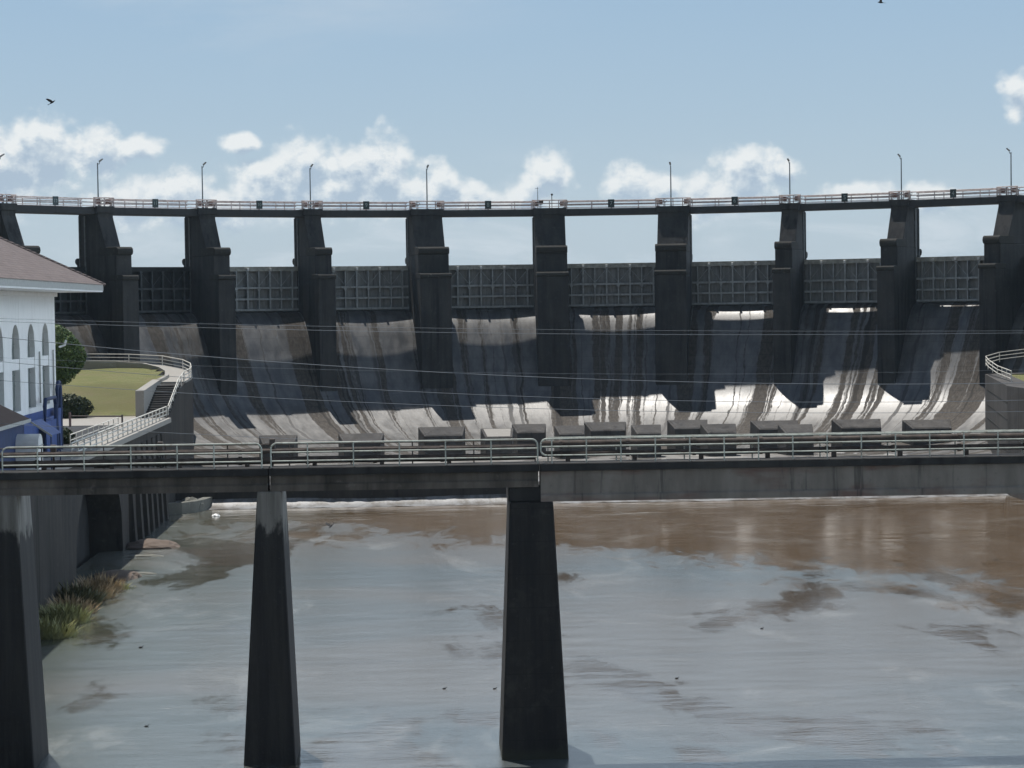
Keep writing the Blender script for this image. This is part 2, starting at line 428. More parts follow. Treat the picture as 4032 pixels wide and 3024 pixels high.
# ------------------------------------------------------------------ piers
def pier_meshes(w):
    h = w/2; out = {}
    b = MB()
    def yz(l): return [(-r, z) for r, z in l]
    # shaft under the walkway, battered on the downstream side
    b.prism_x(yz([(0,28.5),(5.95,28.5),(5.93,29.58),(4.29,33.4),(4.29,34.70),(0,34.70)]), -h, h)
    b.bevel(.06)
    out['shaft'] = b.mesh('shaft', M['pier'])
    b = MB(); b.prism_x(yz([(-.55,22),(-.55,27.9),(0.1,28.52),(8.27,28.52),(8.27,22)]), -h-.02, h+.02); b.bevel(.07)
    out['mid'] = b.mesh('shoulder', M['pier'])
    b = MB(); pts = [(-1.2,14)]
    b.prism_x(yz([(-.6,17),(-.6,25.3),(9.55,25.3),(9.66,9.2),(7.5,11),(5,15)]), -h-.05, h+.05); b.bevel(.05)
    out['base'] = b.mesh('base_block', M['pier'])
    b = MB()
    b.prism_x(yz([(4.6,28.50),(8.30,28.50),(8.56,28.70),(8.64,29.02),(8.56,29.36),(8.30,29.57),(4.6,29.57)]), -h-.04, h+.04); b.bevel(.05)
    out['coping'] = b.mesh('coping', M['coping']); b = MB()
    b.prism_x(yz([(-.35,28.3),(-.68,28.15),(-.80,27.9),(-.68,27.62),(-.35,27.4),(-.2,27.4),(-.2,28.3)]), -h-.12, h+.12)
    out['nose'] = b.mesh('upstream_nosing', M['coping'])
    b = MB(); b.prism_x(yz([(6.8,25.3),(9.62,25.3),(9.78,25.5),(9.74,25.82),(9.55,25.98),(6.8,25.98)]), -h-.08, h+.08); b.bevel(.04)
    out['ledge'] = b.mesh('ledge', M['coping'])
    b = MB(); b.prism_x(yz([(.02,34.0),(4.50,34.0),(4.50,34.86),(.02,34.86)]), -h-.22, h+.22); b.bevel(.05)
    out['cap'] = b.mesh('cap_block', M['pier'])
    gl = []
    for s in (-1, 1):
        x = s*(h-.05)
        for y0, y1 in ((-.36,-.20),(-1.65,-1.42)):
            b = MB(); b.box(min(x,x+s*.20), max(x,x+s*.20), y0, y1, 20.5, 33.7); gl.append(b.mesh('gate_guide', M['guide']))
    out['guide'] = gl
    return out
def make_pier(meshes, j):
    t = TH[j]
    o = thing('dam_pier', (R*math.sin(t), R*math.cos(t), 0), 'dark stepped concrete pier %s' % bay(j), 'dam pier', 'piers of the spillway dam', -t)
    for nm, k in (('shaft','shaft'),('shoulder','mid'),('base_block','base'),('coping','coping'),('upstream_nosing','nose'),('ledge','ledge'),('cap_block','cap'),):
        put(nm, meshes[k], o)
    for me in meshes['guide']: put('gate_guide', me, o)
    return o
pw, pn = pier_meshes(WC), pier_meshes(WS)
for j in range(JMIN, JMAX+1): make_pier(pw if width(j) == WC else pn, j)

# ------------------------------------------------------------------ gates
def chord(b, r):
    """end points between the faces of pier b and pier b+1 at radius offset r"""
    out = []
    for j, s in ((b, 1), (b+1, -1)):
        t = TH[j]; e = Vector((math.cos(t), -math.sin(t), 0)); c = Vector((math.sin(t), math.cos(t), 0))*(R-r)
        out.append(c + e*(s*width(j)/2))
    return out
p, q = chord(0, .85); GL = (q-p).length - .06
def gate_meshes():
    h = GL/2; out = {}
    b = MB(); b.box(-h, h, -.02, .10, 20.98, 26.6); out['plate'] = b.mesh('skin_plate', M['plate'])
    b = MB(); b.box(-h, h, -.62, .12, 26.62, 27.10); b.box(-h, h, -.70, -.62, 26.55, 26.72); b.box(-h,h,-.66,-.62,26.98,27.16)
    out['top'] = b.mesh('top_beam', M['steel_top'])
    for nm, z in (('beam', 24.28), ('beam', 22.78), ('bottom_beam', 21.33)):
        b = MB(); b.box(-h, h, -.58, -.02, z-.05, z+.05); b.box(-h, h, -.66, -.582, z-.13, z+.13)
        out[(nm, z)] = b.mesh(nm, M['steel'])
    ribs = []
    sp = GL/8.25; x0 = -3.5*sp
    for k in range(8):
        b = MB(); x = x0 + k*sp; w = .11 if k % 2 else .075
        b.box(x-.03, x+.03, -.60, -.02, 21.4, 26.62); b.box(x-w, x+w, -.71, -.665, 21.36, 26.6)
        if k % 2 == 0:     # gusset at the foot of the braces
            b.hexa([(x-.34,-.70,24.38),(x+.34,-.70,24.38),(x+.1,-.70,23.85),(x-.1,-.70,23.85)],[(x-.34,-.668,24.38),(x+.34,-.668,24.38),(x+.1,-.668,23.85),(x-.1,-.668,23.85)])
        else:
            b.hexa([(x-.26,-.70,26.56),(x+.26,-.70,26.56),(x+.1,-.70,26.3),(x-.1,-.70,26.3)],[(x-.26,-.668,26.56),(x+.26,-.668,26.56),(x+.1,-.668,26.3),(x-.1,-.668,26.3)])
        ribs.append(b.mesh('rib', M['steel']))
    out['ribs'] = ribs
    br = []
    for k in range(7):
        xa, xb = x0+k*sp, x0+(k+1)*sp
        za, zb = (24.5, 26.4) if k % 2 == 0 else (26.4, 24.5)
        b = MB(); b.tube([(xa, -.60, za), (xb, -.60, zb)], .042, 4); br.append(b.mesh('brace', M['steel']))
    out['braces'] = br
    lm = []
    for k in (1, 3, 5):
        x = x0+k*sp; b = MB(); b.box(x-.14, x+.14, -.94, -.745, 26.62, 26.98); b.bevel(.03); lm.append(b.mesh('roller_box', M['white']))
    out['boxes'] = lm
    return out
gm = gate_meshes()
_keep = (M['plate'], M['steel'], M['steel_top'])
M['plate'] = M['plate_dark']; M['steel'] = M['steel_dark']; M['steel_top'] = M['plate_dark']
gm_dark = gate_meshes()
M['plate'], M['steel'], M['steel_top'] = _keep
for b in range(JMIN, JMAX):
    p, q = chord(b, .85); c = (p+q)/2; rz = math.atan2(q.y-p.y, q.x-p.x)
    g = thing('spillway_gate', (c.x, c.y, 0), 'grey riveted steel gate below the number sign %d' % NUM[b], 'spillway gate', 'steel gates of the spillway', rz)
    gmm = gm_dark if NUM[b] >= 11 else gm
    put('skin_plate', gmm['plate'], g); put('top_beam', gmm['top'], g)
    for k, me in gmm.items():
        if isinstance(k, tuple): put(k[0], me, g)
    for me in gmm['ribs']: put('rib', me, g)
    for me in gmm['braces']: put('brace', me, g)
    for me in gmm['boxes'] if gmm is gm else []: put('roller_box', me, g)

# ------------------------------------------------------------------ walkway deck, railings, signs
p, q = chord(0, 2.42); DL = (q-p).length + .3
mb = MB(); mb.box(-DL/2, DL/2, -1.58, 1.58, ZD0, ZD1); mb.bevel(.04); DECK = mb.mesh('deck_span', M['deck'])
def rail_meshes():
    rails = []
    for z, r in ((1.08,.085),(.64,.075),(.20,.045)):
        b = MB(); b.tube([(-DL/2+.05,0,z),(DL/2-.05,0,z)], r, 6); rails.append(b.mesh('rail', M['rail_pink']))
    posts = []
    for k in range(5):
        x = -DL/2+.3+(DL-.6)*k/4 + (.5 if k in (1,3) else 0)
        b = MB(); b.box(x-.05, x+.05, -.05, .05, 0, 1.14); b.box(x-.12,x+.12,-.10,.10,0,.04); posts.append(b.mesh('post', M['rail_pink']))
    return rails, posts
RAILS, POSTS = rail_meshes()
def text_mesh(s, size, thick, m):
    cu = bpy.data.curves.new('digits', 'FONT'); cu.body = s; cu.size = size; cu.extrude = thick; cu.align_x = 'CENTER'; cu.align_y = 'CENTER'
    o = bpy.data.objects.new('digits_tmp', cu); COL.objects.link(o)
    dg = bpy.context.evaluated_depsgraph_get(); me = bpy.data.meshes.new_from_object(o.evaluated_get(dg))
    bpy.data.objects.remove(o); me.name = 'number'; me.materials.clear(); me.materials.append(m)
    me.transform(Matrix.Rotation(PI/2, 4, 'X'))
    return me
mb = MB(); mb.box(-.40,.40,-.03,.03,.12,1.20); mb.box(-.44,.44,-.05,-.028,.10,.15); mb.box(-.44,.44,-.05,-.028,1.17,1.22); mb.box(-.44,-.39,-.05,-.028,.12,1.20); mb.box(.39,.44,-.05,-.028,.12,1.20)
BOARD = mb.mesh('board', M['sign'])
mb = MB(); mb.box(-.04,.04,.03,.09,0,1.1); SIGNPOST = mb.mesh('bracket', M['rail_rust'])
for b in range(JMIN, JMAX):
    p, q = chord(b, 2.42); c = (p+q)/2; rz = math.atan2(q.y-p.y, q.x-p.x); n = NUM[b]
    o = put('deck_span', DECK, None, (c.x, c.y, 0), rz); tag(o, 'thin concrete walkway span carrying the number sign %d' % n, 'bridge deck', 'walkway spans over the dam gates')
    ey = Vector((-math.sin(rz), math.cos(rz), 0))
    for side, word in ((-1.46, 'front'), (1.46, 'rear')):
        w = c + ey*side
        rl = thing('safety_railing', (w.x, w.y, ZD1), ('faded red railing on the near walkway edge carrying number sign %d' if side < 0 else 'faded red railing on the far walkway edge beyond number sign %d') % n, 'railing', 'walkway railings on top of the dam', rz)
        for me in RAILS: put('rail', me, rl)
        for me in POSTS: put('post', me, rl)
    w = c + ey*(-1.60)
    sg = thing('number_sign', (w.x, w.y, ZD1), 'dark green board with the number %d on the walkway railing' % n, 'sign', 'bay number signs', rz)
    put('board', BOARD, sg); put('bracket', SIGNPOST, sg)
    dm = put('number', text_mesh(str(n), .78 if n < 10 else .62, .012, M['digit']), sg); dm.location = (0, -.045, .66)

# lamp posts and control stands on the piers
def lamp_meshes():
    b = MB(); b.tube([(0,0,0),(0,0,5.65)], [.10,.075], 8); b.box(-.2,.2,-.2,.2,0,.12); pole = b.mesh('pole', M['pole'])
    b = MB(); b.tube([(0,0,5.5),(0,-.35,5.5),(0,-.5,5.8)], .05, 6); arm = b.mesh('arm', M['pole'])
    b = MB(); b.hexa([(-.13,-.42,5.78),(.13,-.42,5.78),(.13,-1.1,6.05),(-.13,-1.1,6.05)],[(-.1,-.42,5.92),(.1,-.42,5.92),(.1,-1.1,6.14),(-.1,-1.1,6.14)]); head = b.mesh('lamp_head', M['lamp'])
    return pole, arm, head
pole, arm, head = lamp_meshes()
def stand_meshes():
    out = []
    b = MB()
    for x in (-.45,.45): b.box(x-.05,x+.05,-.05,.05,0,1.15)
    b.box(-.45,.45,-.04,.04,1.05,1.14); b.box(-.45,.45,-.04,.04,.55,.62); out.append(('frame', b.mesh('frame', M['red'])))
    b = MB(); b.box(-.28,.28,-.16,.10,.30,.95); b.bevel(.03); out.append(('motor_box', b.mesh('motor_box', M['red'])))
    b = MB()
    for k in range(12):
        a0, a1 = 2*PI*k/12, 2*PI*(k+1)/12
        b.tube([(.6+.22*math.cos(a0),-.1,.75+.22*math.sin(a0)),(.6+.22*math.cos(a1),-.1,.75+.22*math.sin(a1))], .03, 5)
    b.box(.57,.63,-.08,.0,0,.75); out.append(('hand_wheel', b.mesh('hand_wheel', M['rail_rust'])))
    return out
STAND = stand_meshes()
for j in range(JMIN, JMAX+1):
    t = TH[j]; ex = Vector((math.cos(t), -math.sin(t), 0)); er = Vector((math.sin(t), math.cos(t), 0))
    base = er*(R-2.2)
    if j != 0:
        w = base + ex*(.45 if j < 0 else -.45)
        o = thing('lamp_post', (w.x, w.y, 34.86), 'slender grey lamp post on the pier %s' % bay(j), 'lamp post', 'lamp posts along the walkway', -t)
        put('pole', pole, o); put('arm', arm, o); put('lamp_head', head, o)
    for k, dx in enumerate((-1, 1)):
        w = er*(R-3.7) + ex*(dx*(width(j)/2-.35))
        o = thing('gate_control_stand', (w.x, w.y, 34.86), 'red control stand on the %s of the pier between bays %d and %d' % (('left','right')[k], 8-j, 7-j), 'control stand', 'gate control stands', -t)
        for nm, me in STAND: put(nm, me, o)
PR = {}
for wd in (WC, WS):
    l = []
    for z, r in ((1.08,.085),(.64,.075),(.20,.045)):
        b = MB(); b.tube([(-wd/2-.35,0,z),(wd/2+.35,0,z)], r, 6); l.append(('rail', b.mesh('rail', M['rail_pink'])))
    for x in (-wd/2-.3, 0, wd/2+.3):
        b = MB(); b.box(x-.06,x+.06,-.05,.05,-.14 if x else 0,1.14); l.append(('post', b.mesh('post', M['rail_pink'])))
    PR[wd] = l
for j in range(JMIN, JMAX+1):
    t = TH[j]; er = Vector((math.sin(t), math.cos(t), 0)); w = er*(R-4.15)
    o = thing('pier_railing', (w.x, w.y, 34.86), 'short faded railing on the pier top between bays %d and %d' % (8-j, 7-j), 'railing', 'railings on the pier tops', -t)
    for nm, me in PR[width(j)]: put(nm, me, o)
# instrument mast on the middle pier
o = thing('instrument_mast', (-1.6, R-3.9, 34.86), 'thin instrument mast with crossbar standing on the middle pier', 'mast')
MB().tube([(0,0,0),(0,0,2.9)], [.06,.035], 6).build('mast_pole', M['pole'], o)
MB().tube([(-.35,0,2.75),(.1,0,2.75)], .03, 5).build('crossbar', M['pole'], o)
mb = MB(); mb.box(.15,.75,-.2,.2,.55,1.05); mb.bevel(.05); mb.build('instrument_box', M['rail_rust'], o)
o = thing('megaphone_horn', (.35, R-3.9, 34.86), 'small dark alarm horn on a post on the middle pier', 'horn')
MB().tube([(0,0,0),(0,0,1.7)], .05, 6).build('post', M['rail_rust'], o)
MB().tube([(0,.1,1.75),(0,-.35,1.85)], [.06,.17], 8).build('horn', M['rail_rust'], o)

# ------------------------------------------------------------------ apron, channel, ground
mb = MB()
N = 60
arc = [((R-35)*math.sin(-1.3+2.6*i/N), (R-35)*math.cos(-1.3+2.6*i/N)) for i in range(N+1)]
pts = [(x, y) for x, y in arc if abs(x) < 53] 
poly = [(pts[0][0], 12), (pts[-1][0], 12)] + [(x, y) for x, y in reversed(pts)]
mb.hexa([(x, y, -1) for x, y in poly], [(x, y, 3.04) for x, y in poly])
tag(mb.build('apron_floor', M['apron']), kind='structure')
mb = MB()
nx = 90
rows = []
for k, (y, z) in enumerate([(12.0,3.05),(11.2,2.9),(10.3,2.2),(9.4,1.2),(8.6,.75),(7.2,.62)]):
    rows.append([mb.bm.verts.new((-44+88*i/nx, y + math.sin(i*.23+k)*.10*(k>0) + (rnd()-.5)*.35*(k>3), z+(rnd()-.5)*.05*(k>0))) for i in range(nx+1)])
for a, b_ in zip(rows, rows[1:]):
    for i in range(nx): mb.bm.faces.new([a[i], a[i+1], b_[i+1], b_[i]])
tag(mb.build('sill_overflow_water', M['foam'], None, True), 'white foaming sheet of water falling over the apron sill', kind='structure')
mb = MB(); mb.box(-44,44,9.6,12.002,-1,2.6); tag(mb.build('apron_sill', M['wall']), kind='structure')

from mathutils import noise as nz
def river():
    bm = bmesh.new()
    xs = [-46+i*.6 for i in range(154)]; ys = [-600,-450,-330,-270,-235] + [-210+i*.34 for i in range(645)] 
    def hgt(x, y):
        if y < -212: return .6
        amp = .55 + .9*max(0, min(1, .5+1.3*nz.noise(Vector((x*.03, y*.05, 3.3)))))
        return .6 + amp*(.016*nz.noise(Vector((x*.24, y*.52, 0))) + .010*nz.noise(Vector((x*.55+9, y*1.25, 5))) + .012*nz.noise(Vector((x*.07, y*.16, 8))))
    g = [[bm.verts.new((x, y, hgt(x, y))) for x in xs] for y in ys]
    for a, b_ in zip(g, g[1:]):
        for i in range(len(xs)-1):
            bm.faces.new([a[i], a[i+1], b_[i+1], b_[i]]).smooth = True
    me = bpy.data.meshes.new('river_water'); bm.to_mesh(me); bm.free(); me.materials.append(M['water'])
    tag(put('river_water', me), kind='structure')
river()
mb = MB(); mb.face([(-9000,-9000,-1.2),(9000,-9000,-1.2),(9000,9000,-1.2),(-9000,9000,-1.2)]); tag(mb.build('ground', M['land']), kind='structure')
# the lake behind the dam
mb = MB()
a = [((R+3.2)*math.sin(-1.4+2.8*i/60), (R+3.2)*math.cos(-1.4+2.8*i/60), 25.9) for i in range(61)]
mb.face([(-2500, a[0][1], 25.9)] + a + [(2500, a[-1][1], 25.9), (2500, 5000, 25.9), (-2500, 5000, 25.9)])
tag(mb.build('lake_water', M['water']), kind='structure')

# banks
mb = MB(); mb.hexa([(-1500,-700,-1.3),(-47.0,-700,-1.3),(-47.0,58,-1.3),(-84,26,-1.3),(-1500,26,-1.3)], [(-1500,-700,10.38),(-47.0,-700,10.38),(-47.0,58,10.38),(-84,26,10.38),(-1500,26,10.38)])
tag(mb.build('left_bank_ground', M['land']), kind='structure')
mb = MB(); mb.hexa([(53.2,48,-1.3),(46.8,8,-1.3),(46.8,-700,-1.3),(1500,-700,-1.3),(1500,26,-1.3),(84,26,-1.3)], [(53.2,48,12.1),(46.8,8,12.1),(46.8,-700,12.1),(1500,-700,12.1),(1500,26,12.1),(84,26,12.1)])
tag(mb.build('right_bank_ground', M['grass']), kind='structure')

for sx in (-1, 1):
    mb = MB(); mb.prism_x([(22,-1.3),(22,10.6),(64,33.5),(84,33.5),(130,25.7),(130,-1.3)], min(sx*87.5, sx*1500), max(sx*87.5, sx*1500))
    tag(mb.build('embankment_ground', M['grass']), kind='structure')

# left channel wall with the arched tailrace mouth
def left_wall():
    o = thing('channel_wall', (0,0,0), 'dark streaked concrete channel wall with an arched tailrace opening, left bank', 'wall')
    mb = MB()
    def prof(y):
        if -61 < y < -33:
            s = (y+47)/14.0
            return .2 + 9.0*math.sqrt(max(0, 1-s*s))**.85
        return -1.0
    ys = [-600,-300,-160,-120,-90,-75,-61] + [-61+28*i/28 for i in range(1,28)] + [-33,-20,-5,4]
    for y0, y1 in zip(ys, ys[1:]):
        mb.hexa([(-47,y0,prof(y0)),(-44,y0,prof(y0)),(-44,y1,prof(y1)),(-47,y1,prof(y1))],[(-47,y0,10.30),(-44,y0,10.30),(-44,y1,10.30),(-47,y1,10.30)])
    mb.build('wall_face', M['wall'], o)
    mb = MB(); mb.box(-47.4,-46.9,-62,-32,-1,10.28); mb.build('dark_back_panel', M['dark'], o)  # dark panel closing the arch, its colour standing in for the tunnel's shade
    for y in (-29,-24,-19.5,-15.5,-11.5,-7.5,-3.5):
        mb = MB(); mb.hexa([(-44.05,y,-1),(-43.35,y+.1,-1),(-43.35,y+1.5,-1),(-44.05,y+1.6,-1)],[(-44.05,y,9.2),(-43.85,y+.1,9.2),(-43.85,y+1.5,9.2),(-44.05,y+1.6,9.2)]); mb.build('buttress', M['wall'], o)
    mb = MB(); mb.box(-44.02,-43.7,-600,4,9.95,10.42); mb.build('coping', M['path'], o)
    mb = MB(); mb.box(-47,-44.02,-300,4.5,10.302,10.40); mb.build('footpath', M['path'], o)
left_wall()

# left training wall (stairs up to the round platform nose)
def training_wall_left():
    o = thing('training_wall', (0,0,0), 'tall grey training wall with rounded nose and stairs beside the left lawn', 'wall')
    edge = [(-44,4.0,10.4),(-44,8,11.2),(-44.0,16,12.9),(-44.0,22,13.4),(-44.05,28,13.5),(-44.3,33,13.6),(-45.0,39,13.9),(-46.5,45,14.2),(-49.5,50,14.6),(-54,53.5,14.8),(-60,55,14.9),(-70,52,15.0)]
    mb = MB()
    inner = []
    for i, (x, y, z) in enumerate(edge):
        a = edge[max(i-1,0)]; b_ = edge[min(i+1,len(edge)-1)]
        d = Vector((b_[0]-a[0], b_[1]-a[1], 0)).normalized(); nrm = Vector((-d.y, d.x, 0))   # to the left of travel = inland
        inner.append((x+nrm.x*2.7, y+nrm.y*2.7, z))
    for i in range(len(edge)-1):
        e0, e1, i0, i1 = edge[i], edge[i+1], inner[i], inner[i+1]
        mb.hexa([(e0[0],e0[1],-1),(e1[0],e1[1],-1),(i1[0],i1[1],-1),(i0[0],i0[1],-1)],[e0,e1,i1,i0])
    mb.build('wall_face', M['wall'], o)
    mb = MB()
    for i in range(3, len(edge)-1):
        e0, e1, i0, i1 = [Vector(v) for v in (edge[i], edge[i+1], inner[i], inner[i+1])]
        mb.hexa([e0+Vector((0,0,.004)),e1+Vector((0,0,.004)),i1+Vector((0,0,.004)),i0+Vector((0,0,.004))],[e0+Vector((0,0,.16)),e1+Vector((0,0,.16)),i1+Vector((0,0,.16)),i0+Vector((0,0,.16))])
    mb.build('walk_slab', M['path'], o)
    mb = MB()
    for i in range(3, len(edge)-1):
        i0, i1 = Vector(inner[i]), Vector(inner[i+1]); d = (i1-i0); nrm = Vector((-d.y, d.x, 0)).normalized()*.45
        mb.hexa([i0+Vector((0,0,-.5)),i1+Vector((0,0,-.5)),i1+nrm+Vector((0,0,-.5)),i0+nrm+Vector((0,0,-.5))],[i0+Vector((0,0,.5)),i1+Vector((0,0,.5)),i1+nrm+Vector((0,0,.5)),i0+nrm+Vector((0,0,.5))])
    mb.build('kerb', M['path'], o)
    mb = MB()
    for k in range(14):
        y = 4.6+k*.9; z = 10.4+(k+1)*.21
        mb.box(-46.5,-44.02,y,y+.92,9.6,z)
    mb.build('stair', M['wall_r'], o)
    mb = MB(); mb.hexa([(-47.4,4.6,9.5),(-46.52,4.6,9.5),(-46.52,20,9.5),(-47.4,20,9.5)],[(-47.4,4.6,13.2),(-46.52,4.6,13.2),(-46.52,20,13.9),(-47.4,20,13.9)]); mb.build('stair_side_wall', M['path'], o)
    return edge
EDGE = training_wall_left()

def railing(name, pts, h, mat_, label, group=None, levels=(1.0,.66,.33), r=.045, step=2.4, cat='railing', panel=None):
    o = thing(name, pts[0], label, cat, group)
    base = Vector(pts[0])
    P = [Vector(p)-base for p in pts]
    for lv in levels:
        MB().tube([p+Vector((0,0,h*lv)) for p in P], r, 6).build('rail', mat_, o)
    for a, b_ in zip(P, P[1:]):
        L = (b_-a).length; n = max(1, round(L/step))
        for k in range(n):
            c = a + (b_-a)*(k/n)
            MB().tube([c, c+Vector((0,0,h))], r*1.1, 6).build('post', mat_, o)
    c = P[-1]; MB().tube([c, c+Vector((0,0,h))], r*1.1, 6).build('post', mat_, o)
    return o
off = lambda p, dx=0, dy=0, dz=0: (p[0]+dx, p[1]+dy, p[2]+dz)
railing('guard_railing', [off(p, -.15, -.1, .15) for p in EDGE[3:]], 1.15, M['rail_white'], 'white three bar railing curving round the platform nose above the left training wall', None, (1,.64,.28), .055, 5.0)
railing('guard_railing', [(-44.15, 5.2, 10.4), (-44.15, 15.8, 12.9), (-44.15, 21.5, 13.5)], 1.15, M['rail_white'], 'white railing climbing beside the stairs at the left bank', None, (1,.6), .05, 2.6)
railing('guard_railing', [(-44.25, -60, 10.4), (-44.25, -20, 10.4), (-44.25, 4.6, 10.4)], 1.15, M['rail_white'], 'long white railing on top of the left channel wall', None, (1,.62,.28), .055, 3.2)
railing('guard_railing', [(-46.75, -44, 10.4), (-46.75, -14, 10.4)], .95, M['rail_white'], 'low white railing on the inland side of the left footpath', None, (1,.5), .04, 3.2)

# lawn bank
mb = MB()
def lawn_z(y):
    pts = [(9,10.2),(14,10.6),(20,12.2),(24.5,13.45),(30,13.85),(44,14.3),(60,14.6)]
    for (a, za), (b_, zb) in zip(pts, pts[1:]):
        if a <= y <= b_: return za+(zb-za)*(y-a)/(b_-a)
    return pts[0][1] if y < 9 else pts[-1][1]
gx = [-47.3-i*1.1 for i in range(42)]; gy = [9+i*.95 for i in range(46)]
grid = [[None]*len(gy) for _ in gx]
def inland(x, y):   # keep inside the curved walk
    if y < 30: return True
    return x < -46.9-max(0,(y-30))**1.55*.04 and y < 51.8
for i, x in enumerate(gx):
    for k, y in enumerate(gy):
        if inland(x, y): grid[i][k] = mb.bm.verts.new((x, y, lawn_z(y) + math.sin(x*.6+y*.3)*.10 + (rnd()-.5)*.08 - max(0, (-50-x))*.004))
for i in range(len(gx)-1):
    for k in range(len(gy)-1):
        c = [grid[i][k], grid[i+1][k], grid[i+1][k+1], grid[i][k+1]]
        if all(c): mb.bm.faces.new(c)
tag(mb.build('lawn_bank', M['grass'], None, True), kind='structure')
mb = MB(); mb.box(-75,-47.05,-10,8.5,10.384,10.42); tag(mb.build('access_road', M['path']), kind='structure')
mb = MB(); mb.box(-75,-47.05,-58,-10.02,10.384,10.43); tag(mb.build('yard_pavement', M['asphalt']), kind='structure')

# right training wall and platform
def training_wall_right():
    o = thing('training_wall', (0,0,0), 'broad grey training wall under the railed platform at the right edge', 'wall')
    mb = MB()
    e = [(44,-600),(44,8),(50.6,44),(51.2,47.5),(53.5,50),(60,52)]; i_ = [(47,-600),(47,8.6),(53.2,43.5),(53.6,46),(55,47.3),(60,48.5)]
    for k in range(len(e)-1):
        zt = 12.2
        mb.hexa([(*e[k],-1),(*e[k+1],-1),(*i_[k+1],-1),(*i_[k],-1)],[(*e[k],zt),(*e[k+1],zt),(*i_[k+1],zt),(*i_[k],zt)])
    mb.build('wall_face', M['wall_r'], o)
    mb = MB()
    for z in (5.2,7.0,8.6,10.4):
        a, b_ = Vector((44,8,0)), Vector((50.6,44,0))
        n = Vector((-(b_-a).y, (b_-a).x, 0)).normalized()*.03
        mb.hexa([(a.x+n.x,a.y+n.y,z),(b_.x+n.x,b_.y+n.y,z),(b_.x-n.x*.3,b_.y-n.y*.3,z),(a.x-n.x*.3,a.y-n.y*.3,z)],[(a.x+n.x,a.y+n.y,z+.07),(b_.x+n.x,b_.y+n.y,z+.07),(b_.x-n.x*.3,b_.y-n.y*.3,z+.07),(a.x-n.x*.3,a.y-n.y*.3,z+.07)])
    mb.build('board_mark_ridge', M['coping'], o)
training_wall_right()
railing('guard_railing', [(47.5,20,12.2),(49.4,34,12.4),(50.75,44,12.9),(51.3,47.4,13.2),(53.6,49.8,13.6),(58,51.4,14.0),(64,52,14.2)], 1.2, M['rail_white'], 'white three bar railing wrapping round the platform on the right training wall', None, (1,.64,.28), .055, 4.2)

# curved low kerb wall at the channel corner
mb = MB()
cp = [(-44,2),(-42.6,2.6),(-41.4,4.2),(-40.6,6.6),(-40.1,10)]
for a, b_ in zip(cp, cp[1:]):
    d = Vector((b_[0]-a[0], b_[1]-a[1])).normalized(); n = Vector((-d.y, d.x))*.9
    mb.hexa([(a[0],a[1],-.5),(b_[0],b_[1],-.5),(b_[0]+n.x,b_[1]+n.y,-.5),(a[0]+n.x,a[1]+n.y,-.5)],[(a[0],a[1],1.75),(b_[0],b_[1],1.75),(b_[0]+n.x,b_[1]+n.y,1.75),(a[0]+n.x,a[1]+n.y,1.75)])
tag(mb.build('curved_kerb_wall', M['shore_c']), 'low curved concrete wall at the corner of the left channel wall', 'wall')

# ------------------------------------------------------------------ baffle blocks on the apron
def baffle(x0, x1, y, ztop, k, lab):
    w = x1-x0; o = thing('baffle_block', ((x0+x1)/2, y, 3.04), lab, 'baffle block', 'concrete baffle blocks on the apron')
    h = ztop-3.04-.3; a = w/2; i = min(w*.13, .8)
    mb = MB()
    top = [(-a+i,-2.6,h-.95),(a-i*.5,-2.6,h-.95),(a,0,h),(-a,0,h)]
    lo = [(-a+i*1.1,-3.0,0),(a-i*.6,-3.0,0),(a+.05,.3,0),(-a-.05,.3,0)]
    mb.hexa(lo, top); mb.bevel(.05); mb.build('block', M['wall_r'], o)
    mb = MB(); mb.hexa([(-a+i+.25,-2.45,h-.89),(a-i*.5-.25,-2.45,h-.89),(a-.35,-.25,h-.085),(-a+.35,-.25,h-.085)],[(-a+i+.25,-2.45,h-.86),(a-i*.5-.25,-2.45,h-.86),(a-.35,-.25,h-.055),(-a+.35,-.25,h-.055)]); mb.build('top_facing', M['path'] if k else M['wall_r'], o)
BL = [(-37.6,-33.0,44,6.6,0,'third'),(-28.1,-22.6,44,6.65,0,''),(-18.5,-12.85,44,7.28,0,''),(-11.0,-7.0,44,7.0,1,''),(-7.0,-2.8,50,7.15,0,''),(-2.1,1.6,44,7.2,0,''),
      (1.9,7.1,50,7.25,0,''),(7.2,10.8,44,7.15,0,''),(12.2,17.2,50,7.35,0,''),(15.6,19.9,44,7.1,0,''),(22.5,28.4,50,7.1,0,''),(25.0,29.2,44,6.9,0,''),(32.6,38.7,50,7.1,0,''),(41.4,47.4,50,6.9,0,'')]
WORDS = ['leftmost low baffle block on the apron, left of the bare gap','second baffle block from the left with a dark open side','large grey baffle block with a sloped top behind the left footbridge railing','pale topped baffle block just left of the wide footbridge pier',
         'grey baffle block directly behind the pale topped one','baffle block standing below the middle dam pier','wide baffle block in front of the bay numbered 7, rear row','baffle block in front of the bay numbered 7, front row',
         'baffle block below the pier between bays 7 and 6, rear row','baffle block below the pier between bays 7 and 6, front row','wide baffle block below the bay numbered 6, rear row','small baffle block below the bay numbered 6, front row',
         'low baffle block below the bay numbered 5','rightmost low baffle block beside the right training wall']
for (x0, x1, y, z, k, _), w in zip(BL, WORDS): baffle(x0, x1, y, z, k, w)

